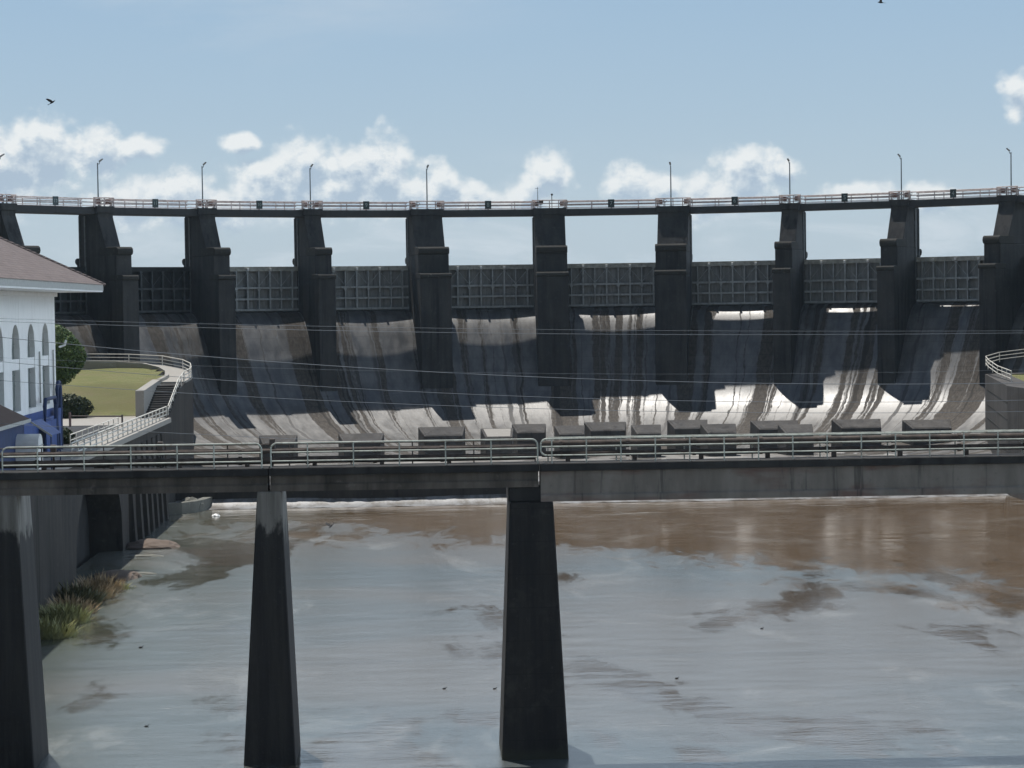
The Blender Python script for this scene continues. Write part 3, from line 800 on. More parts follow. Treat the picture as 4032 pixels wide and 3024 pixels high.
# ------------------------------------------------------------------ footbridge
YB = -129.84
def bridge_pier(xt0, xt1, xb0, xb1, zt, label, dry):
    cx = (xb0+xb1)/2
    o = thing('bridge_pier', (cx, YB+1.85, 0), label, 'bridge pier', 'tapered footbridge piers')
    def sh(za, zb_, m, nm, grow=0.0):
        f = lambda z: (zt-z)/(zt-.5)
        w = lambda z: (xt0+(xb0-xt0)*f(z)-cx-grow, xt1+(xb1-xt1)*f(z)-cx+grow, -1.85-.25*f(z)-grow, 1.85+.25*f(z)+grow)
        a, b_ = w(za), w(zb_); mb = MB()
        mb.hexa([(a[0],a[2],za),(a[1],a[2],za),(a[1],a[3],za),(a[0],a[3],za)],[(b_[0],b_[2],zb_),(b_[1],b_[2],zb_),(b_[1],b_[3],zb_),(b_[0],b_[3],zb_)])
        mb.bevel(.05); mb.build(nm, m, o)
    sh(-1, zt, M['pier_mixed'] if dry else M['bridge_pier'], 'shaft')
    return o
bridge_pier(-37.9, -36.2, -38.6, -35.6, 13.12, 'tapered bridge pier at the left edge with a pale dry head', True)
bridge_pier(-25.29, -24.2, -26.11, -23.72, 13.1, 'slim tapered bridge pier with pale concrete under the left spans', True)
bp = bridge_pier(-13.75, -11.77, -14.3, -11.22, 12.42, 'wide black bridge pier carrying the deep right girder', False)
mb = MB(); mb.box(-13.80-(-12.76)-.0, -12.05+12.76, -1.7, 1.7, 12.42, 13.10); mb.bevel(.04); mb.build('bearing_block', M['bridge_stain'], bp)
bridge_pier(13.3, 15.3, 12.8, 15.8, 12.4, 'wide bridge pier outside the right edge of the view', False)
def span(x0, x1, zb, label, stain):
    o = thing('bridge_span', ((x0+x1)/2, YB+2.0, 0), label, 'bridge span', 'footbridge spans')
    h = (x1-x0)/2
    mb = MB(); mb.box(-h, h, -2.06, -.42, 13.82, 14.18); mb.bevel(.03); mb.build('deck_slab', M['bridge_stain'], o)
    for y0, y1 in ((-1.95,-1.45),(-.90,-.50)):
        mb = MB(); mb.prism_x([(y0,zb),(y1,zb),(y1,zb+.28),(y1-.08,zb+.36),(y1-.08,13.82),(y0+.08,13.82),(y0+.08,zb+.36),(y0,zb+.28)], -h+.03, h-.03); mb.build('girder', M['girder_rust'] if stain else M['girder'], o)
    return o
span(-60, -37.3, 13.1, 'shallow concrete bridge span running off the left edge', 0)
span(-37.26, -24.76, 13.1, 'shallow concrete bridge span in front of the tailrace wall', 0)
span(-24.72, -12.40, 13.1, 'shallow concrete bridge span between the slim and the wide pier', 0)
span(-12.36, 14.2, 12.42, 'deep grey girder bridge span on the right with rust stains', 1)
span(14.24, 46, 12.42, 'deep girder bridge span beyond the right edge of the view', 1)

def pipe_rail(x0, x1, y, posts, label, z0=14.18, tight=False):
    """painted pipe railing with rounded ends"""
    o = thing('pipe_railing', (x0, y, z0), label, 'railing', 'pipe railings of the footbridge')
    L = x1-x0; r = .032; R0 = .28
    def rc(cx, cz, a0, a1): return [(cx+R0*math.cos(a0+(a1-a0)*k/5), 0, cz+R0*math.sin(a0+(a1-a0)*k/5)) for k in range(6)]
    if not tight:
        pts = [(0,0,0)] + rc(R0,1.12-R0,PI,PI/2) + rc(L-R0,1.12-R0,PI/2,0) + [(L,0,0)]
    else:
        pts = [(R0,0,.36)] + rc(R0,.36+R0,1.5*PI,PI) + rc(R0,1.12-R0,PI,PI/2) + [(L,0,1.12)]
    MB().tube(pts, r*1.15, 8).build('top_rail', M['rail_pale'], o)
    for z in (.70,.30) if not tight else (.76,.36):
        MB().tube([(0.02 if not tight else .03+R0*(z<.5),0,z),(L,0,z)], r, 8).build('rail', M['rail_pale'], o)
    for x in posts:
        MB().tube([(x-x0,0,0),(x-x0,0,1.10)], r*.95, 8).build('post', M['rail_pale'], o)
        mb = MB(); mb.box(x-x0-.07,x-x0+.07,-.07,.07,0,.03)
    return o
YR = YB+.10
pipe_rail(-36.81, -25.06, YR, [-35.22,-33.12,-31.0,-28.9,-27.23], 'pale pipe railing with rounded ends over the span before the tailrace wall')
pipe_rail(-24.64, -12.45, YR, [-22.97,-20.88,-18.78,-16.67,-14.59], 'pale pipe railing with rounded ends between the slim and the wide bridge pier')
pipe_rail(-12.31, 13.9, YR, [-11.8+1.587*k for k in range(17)], 'long pale pipe railing over the deep right girder', 14.18, True)
pipe_rail(-55, -37.1, YR, [-52,-49,-46,-43,-40], 'pale pipe railing running off the left edge')

# far side of the bridge: rusty pipes, far railing, small posts
YF = YB+1.48
for x0, x1, zs, nm in ((-58,-12.5,((14.87,.11),(14.45,.17)),'left'),(-12.2,44,((14.99,.17),(14.53,.14)),'right')):
    for k, (z, r) in enumerate(zs):
        o = thing('service_pipe', (x0, YF-.28, z), 'rusty pipe along the far side of the %s bridge deck, %s of the pair' % (nm, ('upper','lower')[k]), 'pipe', 'rusty pipes on the footbridge')
        MB().tube([((x1-x0)*i/12,0,math.sin(i*2.1)*.012) for i in range(13)], r, 10).build('pipe_run', M['rust'], o, True)
        for i in range(int((x1-x0)/3.1)):
            x = .8+i*3.1
            MB().tube([(x,0,0),(x+.16,0,0)], r*1.22, 10).build('flange', M['rust'], o)
            if k: MB().box(x+.3,x+.5,-.12,.12,14.181-z,-r*.8).build('bracket', M['rail_rust'], o)
o = railing('far_railing', [(-58,YF,14.18),(-12.5,YF,14.18)], 0.99, M['rail_rust'], 'thin dark rusty railing on the far side of the left bridge spans', None, (1,.80), .028, 2.9)
o = railing('far_railing', [(-11.9,YF,14.18),(13.5,YF,14.18),(44,YF,14.18)], 1.10, M['rail_pale'], 'pale railing on the far side of the right bridge span', None, (1,.58), .03, 3.2)
for k, x in enumerate((-34.7,-29.8,-24.65)):
    mb = MB(); mb.box(x-.13,x+.13,YF-.2,YF+.1,14.85,15.32+.06*k); mb.box(x-.05,x+.05,YF-.1,YF+.02,14.18,14.85); mb.bevel(.02)
    tag(mb.build('junction_box', M['rail_rust']), 'dark junction box on the far bridge railing, %s' % ('beside the white booth','in front of the footpath stripe','above the slim bridge pier')[k], 'junction box', 'junction boxes on the bridge')

# ------------------------------------------------------------------ powerhouse
XW, YW = -47.5, -46.0
def powerhouse():
    o = thing('powerhouse', (XW, YW, 10.4), 'white stucco powerhouse with tall arched windows and a brown hipped roof', 'building')
    L, Wd, zt = 95.0, 24.0, 12.62      # local: wall from y=-L..0, x=-Wd..0, z above 10.4
    wins = [-4.9-6.7*k for k in range(13)]
    hw, z0, zs, zt_w = 1.66, 3.75, 8.35, 10.15
    # front wall with real openings: columns of strips
    mb = MB(); ring = 10
    def top(y, c):
        s = (y-c)/hw
        return zs + (zt_w-zs)*math.sqrt(max(0, 1-s*s))
    prev = 0.0
    T = .55
    for c in wins:
        mb.box(-T, 0, c+hw, prev, 0, zt)
        ys = [c+hw-2*hw*i/12 for i in range(13)]
        for ya, yb in zip(ys, ys[1:]):
            mb.hexa([(-T,yb,top(yb,c)),(0,yb,top(yb,c)),(0,ya,top(ya,c)),(-T,ya,top(ya,c))],[(-T,yb,zt),(0,yb,zt),(0,ya,zt),(-T,ya,zt)])
            mb.box(-T, 0, yb, ya, 0, z0)
        mb.box(-T+.05, -.06, c-hw, c+hw, zs-1.55, zs-.75)      # spandrel between the two lights
        prev = c-hw
    mb.box(-T, 0, -L, prev, 0, zt)
    mb.box(-Wd, -T, -.55, 0, 0, zt); mb.box(-Wd, -T, -L, -L+.55, 0, zt); mb.box(-Wd, -Wd+.55, -L+.55, -.55, 0, zt)
    mb.build('wall', M['stucco'], o)
    for c in wins:
        mb = MB(); ys = [c+hw-2*hw*i/12 for i in range(13)]
        v = [(-.5, c+hw, z0)] + [(-.5, y, top(y,c)) for y in ys] + [(-.5, c-hw, z0)]
        mb.hexa([(-.47,y,z) for _, y, z in v], [(-.42,y,z) for _, y, z in v])
        for dy in (-.6,.6): mb.box(-.41,-.36,c+dy-.04,c+dy+.04,z0,top(c+dy,c)-.05)
        for z in (5.6,6.4,8.7): mb.box(-.40,-.37,c-hw,c+hw,z-.03,z+.03)
        mb.build('window', M['glass'], o)
    mb = MB(); mb.box(0.004,.05,-L,0,0,3.35); mb.build('blue_dado', M['blue'], o)
    # cornice and eaves
    mb = MB(); mb.box(-Wd-.2,.22,-L-.2,.22,zt-.35,zt-.02); mb.build('cornice', M['stucco'], o)
    e = 3.45
    mb = MB(); mb.box(-Wd-e,e,-L-e,e,zt,zt+.16); mb.build('soffit', M['stucco'], o)
    mb = MB(); mb.box(e-.10,e+.04,-L-e,e+.04,zt+.12,zt+.62); mb.box(-Wd-e,e-.10,e-.10,e+.04,zt+.12,zt+.62); mb.build('fascia', M['trim'], o)
    for k in range(46):
        pass
    # hip roof
    mb = MB(); zr = zt+.60; E2 = e+.14; a = (Wd+2*E2)/2; s = .515
    x0, x1, y0, y1 = -Wd-E2, E2, -L-E2, E2
    rx = (x0+x1)/2
    base = [(x1,y1,zr),(x0,y1,zr),(x0,y0,zr),(x1,y0,zr)]
    rA, rB = (rx, y1-a, zr+a*s), (rx, y0+a, zr+a*s)
    mb.face([base[0],base[1],rA]); mb.face([base[1],base[2],rB,rA]); mb.face([base[2],base[3],rB]); mb.face([base[3],base[0],rA,rB]); mb.face(base[::-1])
    rf = mb.build('roof', M['roof'], o)
    mb = MB(); mb.tube([base[0], rA], .16, 6); mb.tube([rA, rB], .16, 6); mb.build('ridge_tile', M['roof'], rf)
    mb = MB(); mb.tube([(.5,-1.2,8.2),(.9,-.9,8.35),(1.0,-.8,8.75)], .09, 6); mb.build('wall_lamp', M['white'], o)
    for y in (-8.5, -1.9):
        MB().tube([(.12,y,4.0),(.12,y,8.0)], .07, 6).build('downpipe', M['trim'], o)
powerhouse()
# blue steel frames on the terrace by the powerhouse
def blue_frame(x, y, w, h, label):
    o = thing('steel_gantry', (x, y, 10.4), label, 'steel frame')
    MB().tube([(0,-w/2,0),(0,-w/2,h-.5),(0,-w/2+.4,h),(0,w/2-.4,h),(0,w/2,h-.5),(0,w/2,0)], .16, 8).build('pipe', M['blue_dark'], o)
    MB().box(-.06,.06,-w/2,w/2,.3,h*.62).build('panel', M['blue'], o)
blue_frame(-46.4, -56, 5.2, 4.4, 'blue bent pipe frame below the powerhouse windows')
blue_frame(-46.9, -48.6, 1.6, 5.4, 'tall narrow blue frame at the powerhouse corner')
mb = MB(); mb.box(-47.3,-46.9,-70,-49,10.4,13.2); mb.bevel(.04); tag(mb.build('blue_terrace_wall', M['blue']), 'blue painted low wall in front of the powerhouse', 'wall')

# ------------------------------------------------------------------ hut, booth, barrier
o = thing('blue_lean_to', (-45.0, -73.6, 10.4), 'dark blue lean-to with a brown tiled roof against the powerhouse wall', 'lean-to')
mb = MB(); mb.box(-2.1,-.35,-30,-.35,0,3.42); mb.build('wall', M['blue_dark'], o)
mb = MB(); mb.hexa([(-2.44,-31,4.75),(0,-31,3.50),(0,0,3.50),(-2.44,-.3,4.75)],[(-2.44,-31,4.90),(0,-31,3.65),(0,0,3.65),(-2.44,-.3,4.90)]); mb.build('roof_slope', M['roof_old'], o)
mb = MB(); mb.box(.002,.06,-31,.05,3.42,3.66); mb.build('fascia', M['trim'], o)
mb = MB(); mb.hexa([(.07,.05,3.40),(1.45,.05,2.42),(1.45,4.2,2.42),(.07,4.2,3.40)],[(.07,.05,3.46),(1.45,.05,2.48),(1.45,4.2,2.48),(.07,4.2,3.46)]); mb.build('canopy', M['blue'], o)
mb = MB(); mb.hexa([(.07,-.04,3.34),(1.50,-.04,2.34),(1.50,.04,2.34),(.07,.04,3.34)],[(.07,-.04,3.48),(1.50,-.04,2.50),(1.50,.04,2.50),(.07,.04,3.48)]); mb.build('canopy_edge', M['trim'], o)
MB().tube([(1.4,.15,0),(1.4,.15,2.4)], .05, 6).build('canopy_post', M['blue_dark'], o)
MB().tube([(1.4,4.1,0),(1.4,4.1,2.4)], .05, 6).build('canopy_post', M['blue_dark'], o)
o = thing('white_booth', (-44.6, -76.6, 10.45), 'white booth with a rounded sheet roof beside the blue lean-to', 'booth')
mb = MB(); prof = [(-.95,0),(.95,0),(.95,1.9)] + [(.95*math.cos(a)*1.0, 1.9+.80*math.sin(a)) for a in [PI*k/10 for k in range(1,10)]] + [(-.95,1.9)]
mb.prism_x(prof, -.78, .78); mb.build('shell', M['white'], o)
mb = MB(); mb.box(-.80,.80,-1.0,-.90,1.45,1.52); mb.box(-.82,.82,-.98,.98,1.88,1.94); mb.build('band', M['trim'], o)
o = thing('road_barrier', (-51.66, -11.6, 10.42), 'rusty brown pipe barrier across the pale access road', 'barrier')
MB().tube([(0,0,0),(0,0,1.35)], .12, 8).build('end_post', M['red'], o)
MB().tube([(0,0,1.0),(5.2,-1.7,1.0)], .07, 8).build('bar', M['rail_rust'], o)
MB().tube([(5.2,-1.7,0),(5.2,-1.7,1.15)], .09, 8).build('end_post', M['rail_rust'], o)

# ------------------------------------------------------------------ plants
def leaf_cloud(c, rx, ry, rz, n, size, shell=.55, seed=1, lump=.16):
    rg = random.Random(seed); mb = MB()
    lobes = [Vector((rg.gauss(0,1), rg.gauss(0,1), rg.gauss(0,1))).normalized() for _ in range(34)]
    for _ in range(n):
        d = Vector((rg.gauss(0,1), rg.gauss(0,1), rg.gauss(0,1))).normalized()
        k = max(d.dot(l) for l in lobes)
        rad = (shell + (1-shell)*rg.random()**.5) * (1-lump + lump*2*(max(0,k-.80)/.20))
        p = Vector((c[0]+d.x*rx*rad, c[1]+d.y*ry*rad, c[2]+d.z*rz*rad))
        a = Vector((rg.gauss(0,1), rg.gauss(0,1), rg.gauss(0,.6))).normalized(); b_ = a.cross(d + Vector((rg.gauss(0,.5),)*3)).normalized()
        s = size*(.6+.8*rg.random())
        mb.face([p-a*s*.5, p+b_*s*.35, p+a*s*.5, p-b_*s*.35])
    return mb
o = thing('round_tree', (-57.0, 12, 10.4), 'round clipped green tree standing at the powerhouse corner', 'tree')
MB().tube([(0,0,0),(.1,0,2.2),(0,.1,5.0)], [.32,.24,.12], 8).build('trunk', M['bark'], o)
for a in (0.3,2.2,4.3): MB().tube([(.05,0,2.4),(math.cos(a)*1.2,math.sin(a)*1.2,4.8),(math.cos(a)*2.1,math.sin(a)*2.1,6.4)], [.16,.10,.04], 6).build('limb', M['bark'], o)
leaf_cloud((0,0,6.4), 3.25, 3.25, 3.2, 14000, .26, .72, 3, .10).build('crown', M['leaf'], o)
leaf_cloud((0,0,6.4), 2.6, 2.6, 2.6, 3000, .6, .3, 4, .1).build('inner_foliage', M['leaf'], o)
o = thing('clipped_hedge', (-55.2, 6.8, 10.4), 'dark clipped hedge at the foot of the lawn bank', 'hedge')
leaf_cloud((0,0,1.1), 3.0, 1.6, 1.35, 5000, .3, .4, 8, .12).build('foliage', M['hedge'], o)
MB().tube([(0,0,0),(0,0,1.0)], .12, 6).build('stem', M['bark'], o)
for k, (x, y, s, lab) in enumerate(((-48.0,-40.5,.62,'dark shrub at the foot of the powerhouse corner'),(-49.4,-34,.6,'grey green shrub beyond the powerhouse corner'),(-50.8,-27,.55,'low shrub beside the yard behind the powerhouse corner'))):
    o = thing('shrub', (x, y, 10.4), lab, 'shrub', 'shrubs by the powerhouse')
    leaf_cloud((0,0,.9*s), 1.5*s, 1.5*s, 1.1*s, 1500, .3, .4, 20+k, .15).build('foliage', M['hedge'], o)
    MB().tube([(0,0,0),(0,0,.8*s)], .08, 6).build('stem', M['bark'], o)

def reeds(x, y, r, h, n, m, label, seed, kind_):
    rg = random.Random(seed); o = thing('reed_clump', (x, y, .3), label, 'reeds', 'reed clumps at the left water edge')
    mb = MB()
    for _ in range(n):
        a = rg.random()*2*PI; d = rg.random()**.5*r; bx, by = math.cos(a)*d, math.sin(a)*d
        hh = h*(.55+.6*rg.random())*(1-.35*d/r); lean = Vector((rg.gauss(0,.22)+bx/r*.25, rg.gauss(0,.22)+by/r*.25, 1)).normalized()
        w = .05+.07*rg.random(); sd = Vector((math.cos(a+1.3), math.sin(a+1.3), 0))
        p0 = Vector((bx,by,-.4)); p1 = p0+lean*hh*.6; p2 = p0+lean*hh + Vector((lean.x,lean.y,-.25))*hh*.35
        mb.face([p0-sd*w, p0+sd*w, p1+sd*w*.8, p1-sd*w*.8]); mb.face([p1-sd*w*.8, p1+sd*w*.8, p2])
    mb.build('blades', m, o)
    MB().blob((0,0,-.2), r*.8, r*.8, .5, 2, .2).build('root_mound', M['rock'], o)
reeds(-42.0,-86,1.6,2.4,700,M['reed'],'tall yellow green reed clump partly hidden by the left bridge pier',9,0)
reeds(-42.2,-79,1.7,2.5,800,M['reed'],'tall bright green reed clump nearest the left bridge pier',1,0)
reeds(-42.4,-74.5,1.7,2.4,600,M['reed_dry'],'pale straw coloured reed clump second from the left bridge pier',2,0)
reeds(-42.8,-69.5,1.9,2.8,600,M['reed_dark'],'dark olive reed clump against the channel wall',3,0)
reeds(-42.2,-66.2,1.6,2.4,650,M['reed_dry'],'tan dry reed clump in the middle of the bank growth',4,0)
reeds(-42.0,-62.4,1.5,2.5,600,M['reed_dry'],'tall tan reed clump at the far end of the bank growth',5,0)
reeds(-41.0,-60.6,1.3,1.4,500,M['reed'],'low green reed clump at the tip toward the water',6,0)
def rock(x, y, rx, ry, rz, label, m, seed):
    random.seed(seed); mb = MB(); mb.blob((0,0,0), rx, ry, rz, 3, .10)
    o = mb.build('shore_rock', m); o.location = (x, y, .55); tag(o, label, 'rock', 'rocks at the foot of the left wall')
rock(-41.9,-53.8,1.9,2.2,.65,'pinkish flat boulder at the water edge below the tailrace arch',M['rock'],1)
rock(-41.9,-30.5,2.4,2.2,.75,'grey brown flat rock shelf sticking out beyond the tailrace arch',M['rock'],2)
rock(-40.4,-51.6,1.4,.4,.25,'thin pale rock streak beyond the pinkish boulder',M['shore_c'],3)
rock(-41.6,-38.2,1.8,.5,.22,'thin pale rock streak in front of the grey brown shelf',M['shore_c'],4)
rock(-42.0,6.0,1.4,1.2,1.5,'pale boulder behind the low curved corner wall',M['shore_c'],5)
rock(-38.9,-.6,.45,.4,.3,'small white rock in the water near the low curved wall',M['white'],6)

# ------------------------------------------------------------------ birds
def bird(name, loc, sc_, rz, rx, label, raise_=.35):
    o = thing(name, loc, label, 'bird'); o.rotation_euler = (rx, 0, rz)
    mb = MB(); mb.tube([(0,-.30,0),(0,-.12,.02),(0,.12,.02),(0,.28,.03),(0,.36,.03)], [.02,.075,.09,.05,.02], 8); b0 = mb.build('body', M['black'], o, True); b0.scale = (sc_,)*3
    for s in (-1, 1):
        mb = MB(); pts = [(0,.14,.02),(s*.35,.20,.02+raise_*.30),(s*.80,.10,.02+raise_*.62),(s*.92,-.06,.02+raise_*.7),(s*.40,-.12,.02+raise_*.30),(0,-.08,.02)]
        mb.hexa([(x,y,z-.008) for x,y,z in pts], [(x,y,z+.008) for x,y,z in pts]); w = mb.build('wing', M['black'], o); w.scale = (sc_,)*3
    mb = MB(); mb.hexa([(-.03,-.26,0),(.03,-.26,0),(.11,-.52,0),(-.11,-.52,0)],[(-.03,-.26,.015),(.03,-.26,.015),(.11,-.52,.012),(-.11,-.52,.012)]); w = mb.build('tail', M['black'], o); w.scale = (sc_,)*3
BIRDS = []
bird('soaring_bird', (-45.16,-60,37.11), 0.75, math.radians(250), math.radians(25), 'black bird soaring alone in the upper left of the sky', .5)
bird('soaring_bird', (21.37,-40,46.55), .75, math.radians(80), .1, 'tiny dark bird at the top edge of the sky')
bird('flying_bird', (-26.47,-20,1.2), .8, math.radians(120), math.radians(-40), 'small dark bird flapping low over the brown water', .6)
def duck(x, y, s, label):
    o = thing('water_bird', (x, y, .60), label, 'bird', 'birds floating on the river')
    mb = MB(); mb.tube([(-.30,0,.06),(-.15,0,.07),(.05,0,.07),(.2,0,.10)], [.03,.11,.12,.05], 8); b = mb.build('body', M['black'], o, True); b.scale = (s,)*3
    mb = MB(); mb.tube([(.16,0,.09),(.22,0,.24),(.30,0,.26),(.37,0,.25)], [.045,.04,.05,.015], 8); b = mb.build('neck_and_head', M['black'], o, True); b.scale = (s,)*3
duck(-14.02,-110.25,.38,'small dark water bird floating beside the wide bridge pier')
duck(-16.75,-109.83,.38,'small dark water bird floating midway between the slim and wide bridge piers')
duck(-3.84,-107.97,.38,'small dark water bird floating to the right of the wide bridge pier')
duck(-35.36,-92.08,.5,'dark water bird floating near the reeds on the left')
duck(-31.76,-119.56,.38,'dark water bird floating near the bottom left between two bridge piers')
duck(3.67,-88.99,.38,'tiny dark water bird far out on the right half of the river')

# ------------------------------------------------------------------ overhead wires
for lab, (a, b_, c_), r in (('topmost faint overhead wire crossing in front of the gates', (.000284913,-.019461,19.7207), .014),
                           ('second faint overhead wire just under the topmost one', (.0003842,-.0163322,19.4898), .018),
                           ('thick bright overhead wire slanting down from the powerhouse', (.000998618,-.0356525,16.5781), .027),
                           ('very faint overhead wire over the middle of the dam face', (.000591596,-.0125204,17.0923), .008),
                           ('overhead wire third from the bottom crossing the dam face', (.000945926,-.0302444,15.4326), .021),
                           ('lowest overhead wire crossing the sunlit foot of the dam', (.000749301,-.0278238,14.7659), .020),
                           ('short steep wire passing over the blue lean-to', (.000314,-.047618,12.1233), .018)):
    x0, x1 = -58, 46
    if 'lean-to' in lab: x0, x1 = -52, -22
    o = MB().tube([(x0+(x1-x0)*k/40, -95, a*(x0+(x1-x0)*k/40)**2 + b_*(x0+(x1-x0)*k/40) + c_) for k in range(41)], r*.72, 5).build('overhead_wire', M['cable'])
    tag(o, lab, 'wire', 'overhead wires')

# ------------------------------------------------------------------ thin humid air
mb = MB(); mb.box(-9150,9150,-9150,9150,-2.3,52)
hm = bpy.data.materials.new('haze_air'); hm.use_nodes = True; hn = hm.node_tree; hn.nodes.clear()
ho = hn.nodes.new('ShaderNodeOutputMaterial'); hv = hn.nodes.new('ShaderNodeVolumePrincipled')
hv.inputs['Density'].default_value = .00006; hv.inputs['Color'].default_value = (.62,.82,1,1); hv.inputs['Anisotropy'].default_value = .2
hn.links.new(hv.outputs[0], ho.inputs['Volume'])
tag(mb.build('haze', hm), kind='stuff')
sc.cycles.volume_bounces = 0

# ------------------------------------------------------------------ camera
f_px = 9166.5; yaw = .037194; pitch = -.0336; roll = .0141
cam = bpy.data.cameras.new('camera'); co = bpy.data.objects.new('camera', cam); COL.objects.link(co)
cam.sensor_fit = 'HORIZONTAL'; cam.sensor_width = 36; cam.lens = 36*f_px/4032; cam.clip_start = .5; cam.clip_end = 20000
co.matrix_world = Matrix.Translation((-17.54,-236.16,21.42)) @ Matrix.Rotation(-yaw,4,'Z') @ Matrix.Rotation(PI/2+pitch,4,'X') @ Matrix.Rotation(-roll,4,'Z')
sc.camera = co

# ------------------------------------------------------------------ sun and sky
SUN_EL, SUN_AZ = math.radians(73), math.radians(-27)      # azimuth from +Y (upstream) toward +X
sd = Vector((math.sin(SUN_AZ)*math.cos(SUN_EL), math.cos(SUN_AZ)*math.cos(SUN_EL), math.sin(SUN_EL)))
sun = bpy.data.lights.new('sun', 'SUN'); sun.energy = 5.0; sun.angle = math.radians(.53); sun.color = (1,.955,.89)
so = bpy.data.objects.new('sun', sun); COL.objects.link(so)
so.rotation_euler = (-sd).to_track_quat('-Z','Y').to_euler(); so.location = (0,0,200)

CLOUDS = [  # azimuth, elevation, half width, half height of each cumulus heap
    (-.178,.060,.022,.022),(-.160,.066,.017,.020),(-.140,.067,.018,.013),(-.122,.0695,.016,.007),
    (-.122,.047,.020,.013),(-.104,.047,.020,.013),(-.088,.044,.014,.009),(-.076,.070,.010,.006),(-.095,.040,.03,.008),
    (-.066,.051,.018,.015),(-.052,.056,.016,.022),(-.034,.053,.018,.020),(-.018,.055,.018,.023),(-.004,.047,.014,.015),
    (.0075,.050,.012,.015),(.020,.044,.016,.011),(.053,.056,.012,.016),(.045,.047,.012,.012),
    (.090,.051,.014,.010),(.102,.048,.010,.008),(.122,.044,.016,.014),(.137,.052,.016,.017),(.150,.056,.012,.013),(.185,.046,.016,.006),
    (.2545,.085,.010,.012),(.215,.043,.012,.008)]
w = bpy.data.worlds.new('World'); sc.world = w; w.use_nodes = True
t = NT(w.node_tree); t.n.clear()
out = t.new('ShaderNodeOutputWorld'); bg = t.new('ShaderNodeBackground'); t.link(bg.outputs[0], out.inputs[0])
sky = t.new('ShaderNodeTexSky'); sky.sky_type = 'NISHITA'; sky.sun_disc = False
sky.sun_elevation = SUN_EL; sky.sun_rotation = SUN_AZ; sky.altitude = 30; sky.air_density = 1.3; sky.dust_density = .6; sky.ozone_density = 2.0
tc = t.new('ShaderNodeTexCoord'); g = tc.outputs['Generated']
sep = t.new('ShaderNodeSeparateXYZ'); t.link(g, sep.inputs[0])
az = t.math('ARCTAN2', sep.outputs[0], sep.outputs[1]); el = t.math('ARCSINE', sep.outputs[2])
cv = t.new('ShaderNodeCombineXYZ'); t.link(az, cv.inputs[0]); t.link(el, cv.inputs[1])
def density(dx_, dy_):
    """cumulus density at a direction shifted by (dx_, dy_) radians"""
    v = t.scalev(cv.outputs[0], 1, 1, 1, (dx_, dy_, 0))
    wn = t.new('ShaderNodeTexNoise'); wn.inputs['Scale'].default_value = 26; wn.inputs['Detail'].default_value = 2; t.link(v, wn.inputs['Vector'])
    wv = t.new('ShaderNodeVectorMath', operation='MULTIPLY_ADD'); t.link(wn.outputs['Color'], wv.inputs[0]); wv.inputs[1].default_value = (.012,.009,0); t.link(v, wv.inputs[2])
    dens = None
    for a, e, ww, hh in CLOUDS:
        k = t.new('ShaderNodeVectorMath', operation='MULTIPLY_ADD'); t.link(wv.outputs[0], k.inputs[0])
        sx, sy = 1/(ww*1.18), 1/(hh*1.0)
        k.inputs[1].default_value = (sx, sy, 0); k.inputs[2].default_value = (-(a+.006)*sx, -(e+.0045)*sy, 0)
        ln = t.new('ShaderNodeVectorMath', operation='LENGTH'); t.link(k.outputs[0], ln.inputs[0])
        dens = ln.outputs['Value'] if dens is None else t.math('SMOOTH_MIN', dens, ln.outputs['Value'], .18)
    dens = t.math('SUBTRACT', 1.0, dens)
    vor = t.new('ShaderNodeTexVoronoi', feature='SMOOTH_F1'); vor.inputs['Scale'].default_value = 120; vor.inputs['Smoothness'].default_value = .6
    vor.inputs['Detail'].default_value = 1; vor.inputs['Roughness'].default_value = .55
    t.link(v, vor.inputs['Vector'])
    puff = t.math('SUBTRACT', .45, vor.outputs['Distance'])
    n = t.noise(t.scalev(v, 1, 1.2, 1, (0,0,0)), 85, 5, .64)
    return t.math('ADD', dens, t.math('ADD', t.math('MULTIPLY', t.math('SUBTRACT', n, .5), .95), t.math('MULTIPLY', puff, .42))), n
(D, nA), (Du, nB) = density(0, 0), density(-.0015, .0055)
alpha = t.mapr(D, -.14, .40)
fade = t.mapr(el, .030, .058, .70, 1.0)
occl = t.math('MULTIPLY', t.mapr(Du, -.05, .80), .85)
relief = t.math('ADD', t.math('MULTIPLY', t.math('SUBTRACT', D, Du), .42), t.math('MULTIPLY', t.math('SUBTRACT', nA, nB), 1.1))
shade = t.math('ADD', t.math('SUBTRACT', .92, occl), relief, clamp=True)
cloud_c = t.mix(t.mapr(shade, 0, .55, 0, 1, False), (.42,.525,.64), (.64,.715,.775))
cloud_c = t.mix(t.mapr(shade, .5, 1.0, 0, 1, False), cloud_c, (.85,.88,.885))
alpha = t.math('MULTIPLY', alpha, fade)
# low thin layers near the horizon and a veil high on the left
str_n = t.noise(t.scalev(cv.outputs[0], 14, 46, 1, (3,1,0)), 1.0, 6, .6, .4)
low = t.math('MULTIPLY', t.mapr(str_n, .46, .70), t.mapr(el, .075, .025))
veil_n = t.noise(t.scalev(cv.outputs[0], 3.2, 14, 1, (1,4,0), (0,0,.12)), 1.0, 6, .62, .5)
veil = t.math('MULTIPLY', t.mapr(veil_n, .48, .72), t.mapr(t.math('ADD', el, t.math('MULTIPLY', az, -.22)), .10, .16))
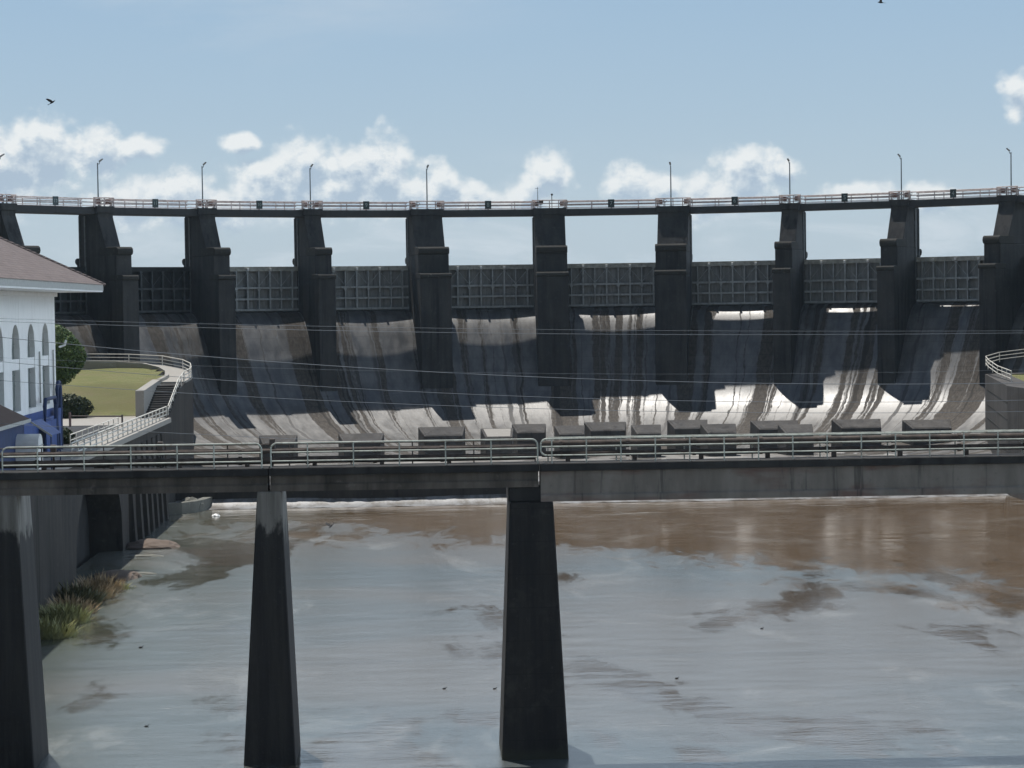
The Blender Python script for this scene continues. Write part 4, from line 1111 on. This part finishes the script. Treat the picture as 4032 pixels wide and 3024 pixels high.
# general tint of the sky: Nishita colour, pulled to the soft blue of the day
hsv = t.new('ShaderNodeHueSaturation'); hsv.inputs['Saturation'].default_value = 1.0; hsv.inputs['Value'].default_value = 1.0
t.link(sky.outputs[0], hsv.inputs['Color'])
SKY_STRENGTH = .10
scaled = t.new('ShaderNodeVectorMath', operation='SCALE'); t.link(hsv.outputs[0], scaled.inputs[0]); scaled.inputs['Scale'].default_value = SKY_STRENGTH
ramp = t.new('ShaderNodeValToRGB'); cr = ramp.color_ramp
STOPS = [(0,(.475,.60,.71)),(.045,(.44,.575,.71)),(.08,(.385,.53,.69)),(.13,(.335,.49,.672)),(.20,(.52,.68,.84)),(.34,(.80,.90,1.0)),(.46,(.68,.78,.90)),(.66,(.17,.28,.48)),(1.0,(.075,.15,.31))]
cr.elements[0].position = 0; cr.elements[0].color = (*STOPS[0][1],1); cr.elements[1].position = 1; cr.elements[1].color = (*STOPS[-1][1],1)
for p_, c_ in STOPS[1:-1]:
    e_ = cr.elements.new(p_); e_.color = (*c_,1)
t.link(sep.outputs[2], ramp.inputs[0])
mixed = t.mix(.82, scaled.outputs[0], ramp.outputs[0])
# unseen sky dimmed away from the sun; fill brightness added low in the east
dirf = t.math('MULTIPLY', t.mapr(sep.outputs[1], -.45, .30, .42, 1.0), t.math('MULTIPLY_ADD', t.math('MULTIPLY', t.mapr(sep.outputs[0], .45, .9), t.mapr(sep.outputs[2], .34, .52, 1.0, 0.0)), 3.0, 1.0))
dm = t.new('ShaderNodeVectorMath', operation='SCALE'); t.link(mixed, dm.inputs[0]); t.link(dirf, dm.inputs['Scale']); mixed = dm.outputs[0]
c = t.mix(t.math('MULTIPLY', veil, .6), mixed, (.62,.68,.74))
t.link(c, bg.inputs['Color'])
c2 = t.mix(t.math('MULTIPLY', low, .65), c, (.66,.73,.79))
c2 = t.mix(t.math('MULTIPLY', alpha, .93), c2, cloud_c)
bg2 = t.new('ShaderNodeBackground'); t.link(c2, bg2.inputs['Color'])
# the cumulus band is only worked out in the part of the sky where it lies
band = t.math('MULTIPLY', t.math('MULTIPLY', t.math('LESS_THAN', el, .118), t.math('GREATER_THAN', el, 0.0)),
              t.math('MULTIPLY', t.math('GREATER_THAN', az, -.30), t.math('LESS_THAN', az, .36)))
ms = t.new('ShaderNodeMixShader'); t.link(band, ms.inputs[0]); t.link(bg.outputs[0], ms.inputs[1]); t.link(bg2.outputs[0], ms.inputs[2])
t.link(ms.outputs[0], out.inputs[0])

sc.view_settings.view_transform = 'Standard'; sc.view_settings.look = 'None'; sc.view_settings.exposure = 0.0; sc.view_settings.gamma = 1.0
sc.render.engine = 'CYCLES'; sc.cycles.use_denoising = True; sc.cycles.max_bounces = 4; sc.cycles.diffuse_bounces = 2; sc.cycles.glossy_bounces = 3
sc.cycles.use_adaptive_sampling = True; sc.cycles.adaptive_threshold = .02
w.cycles.sampling_method = 'NONE'
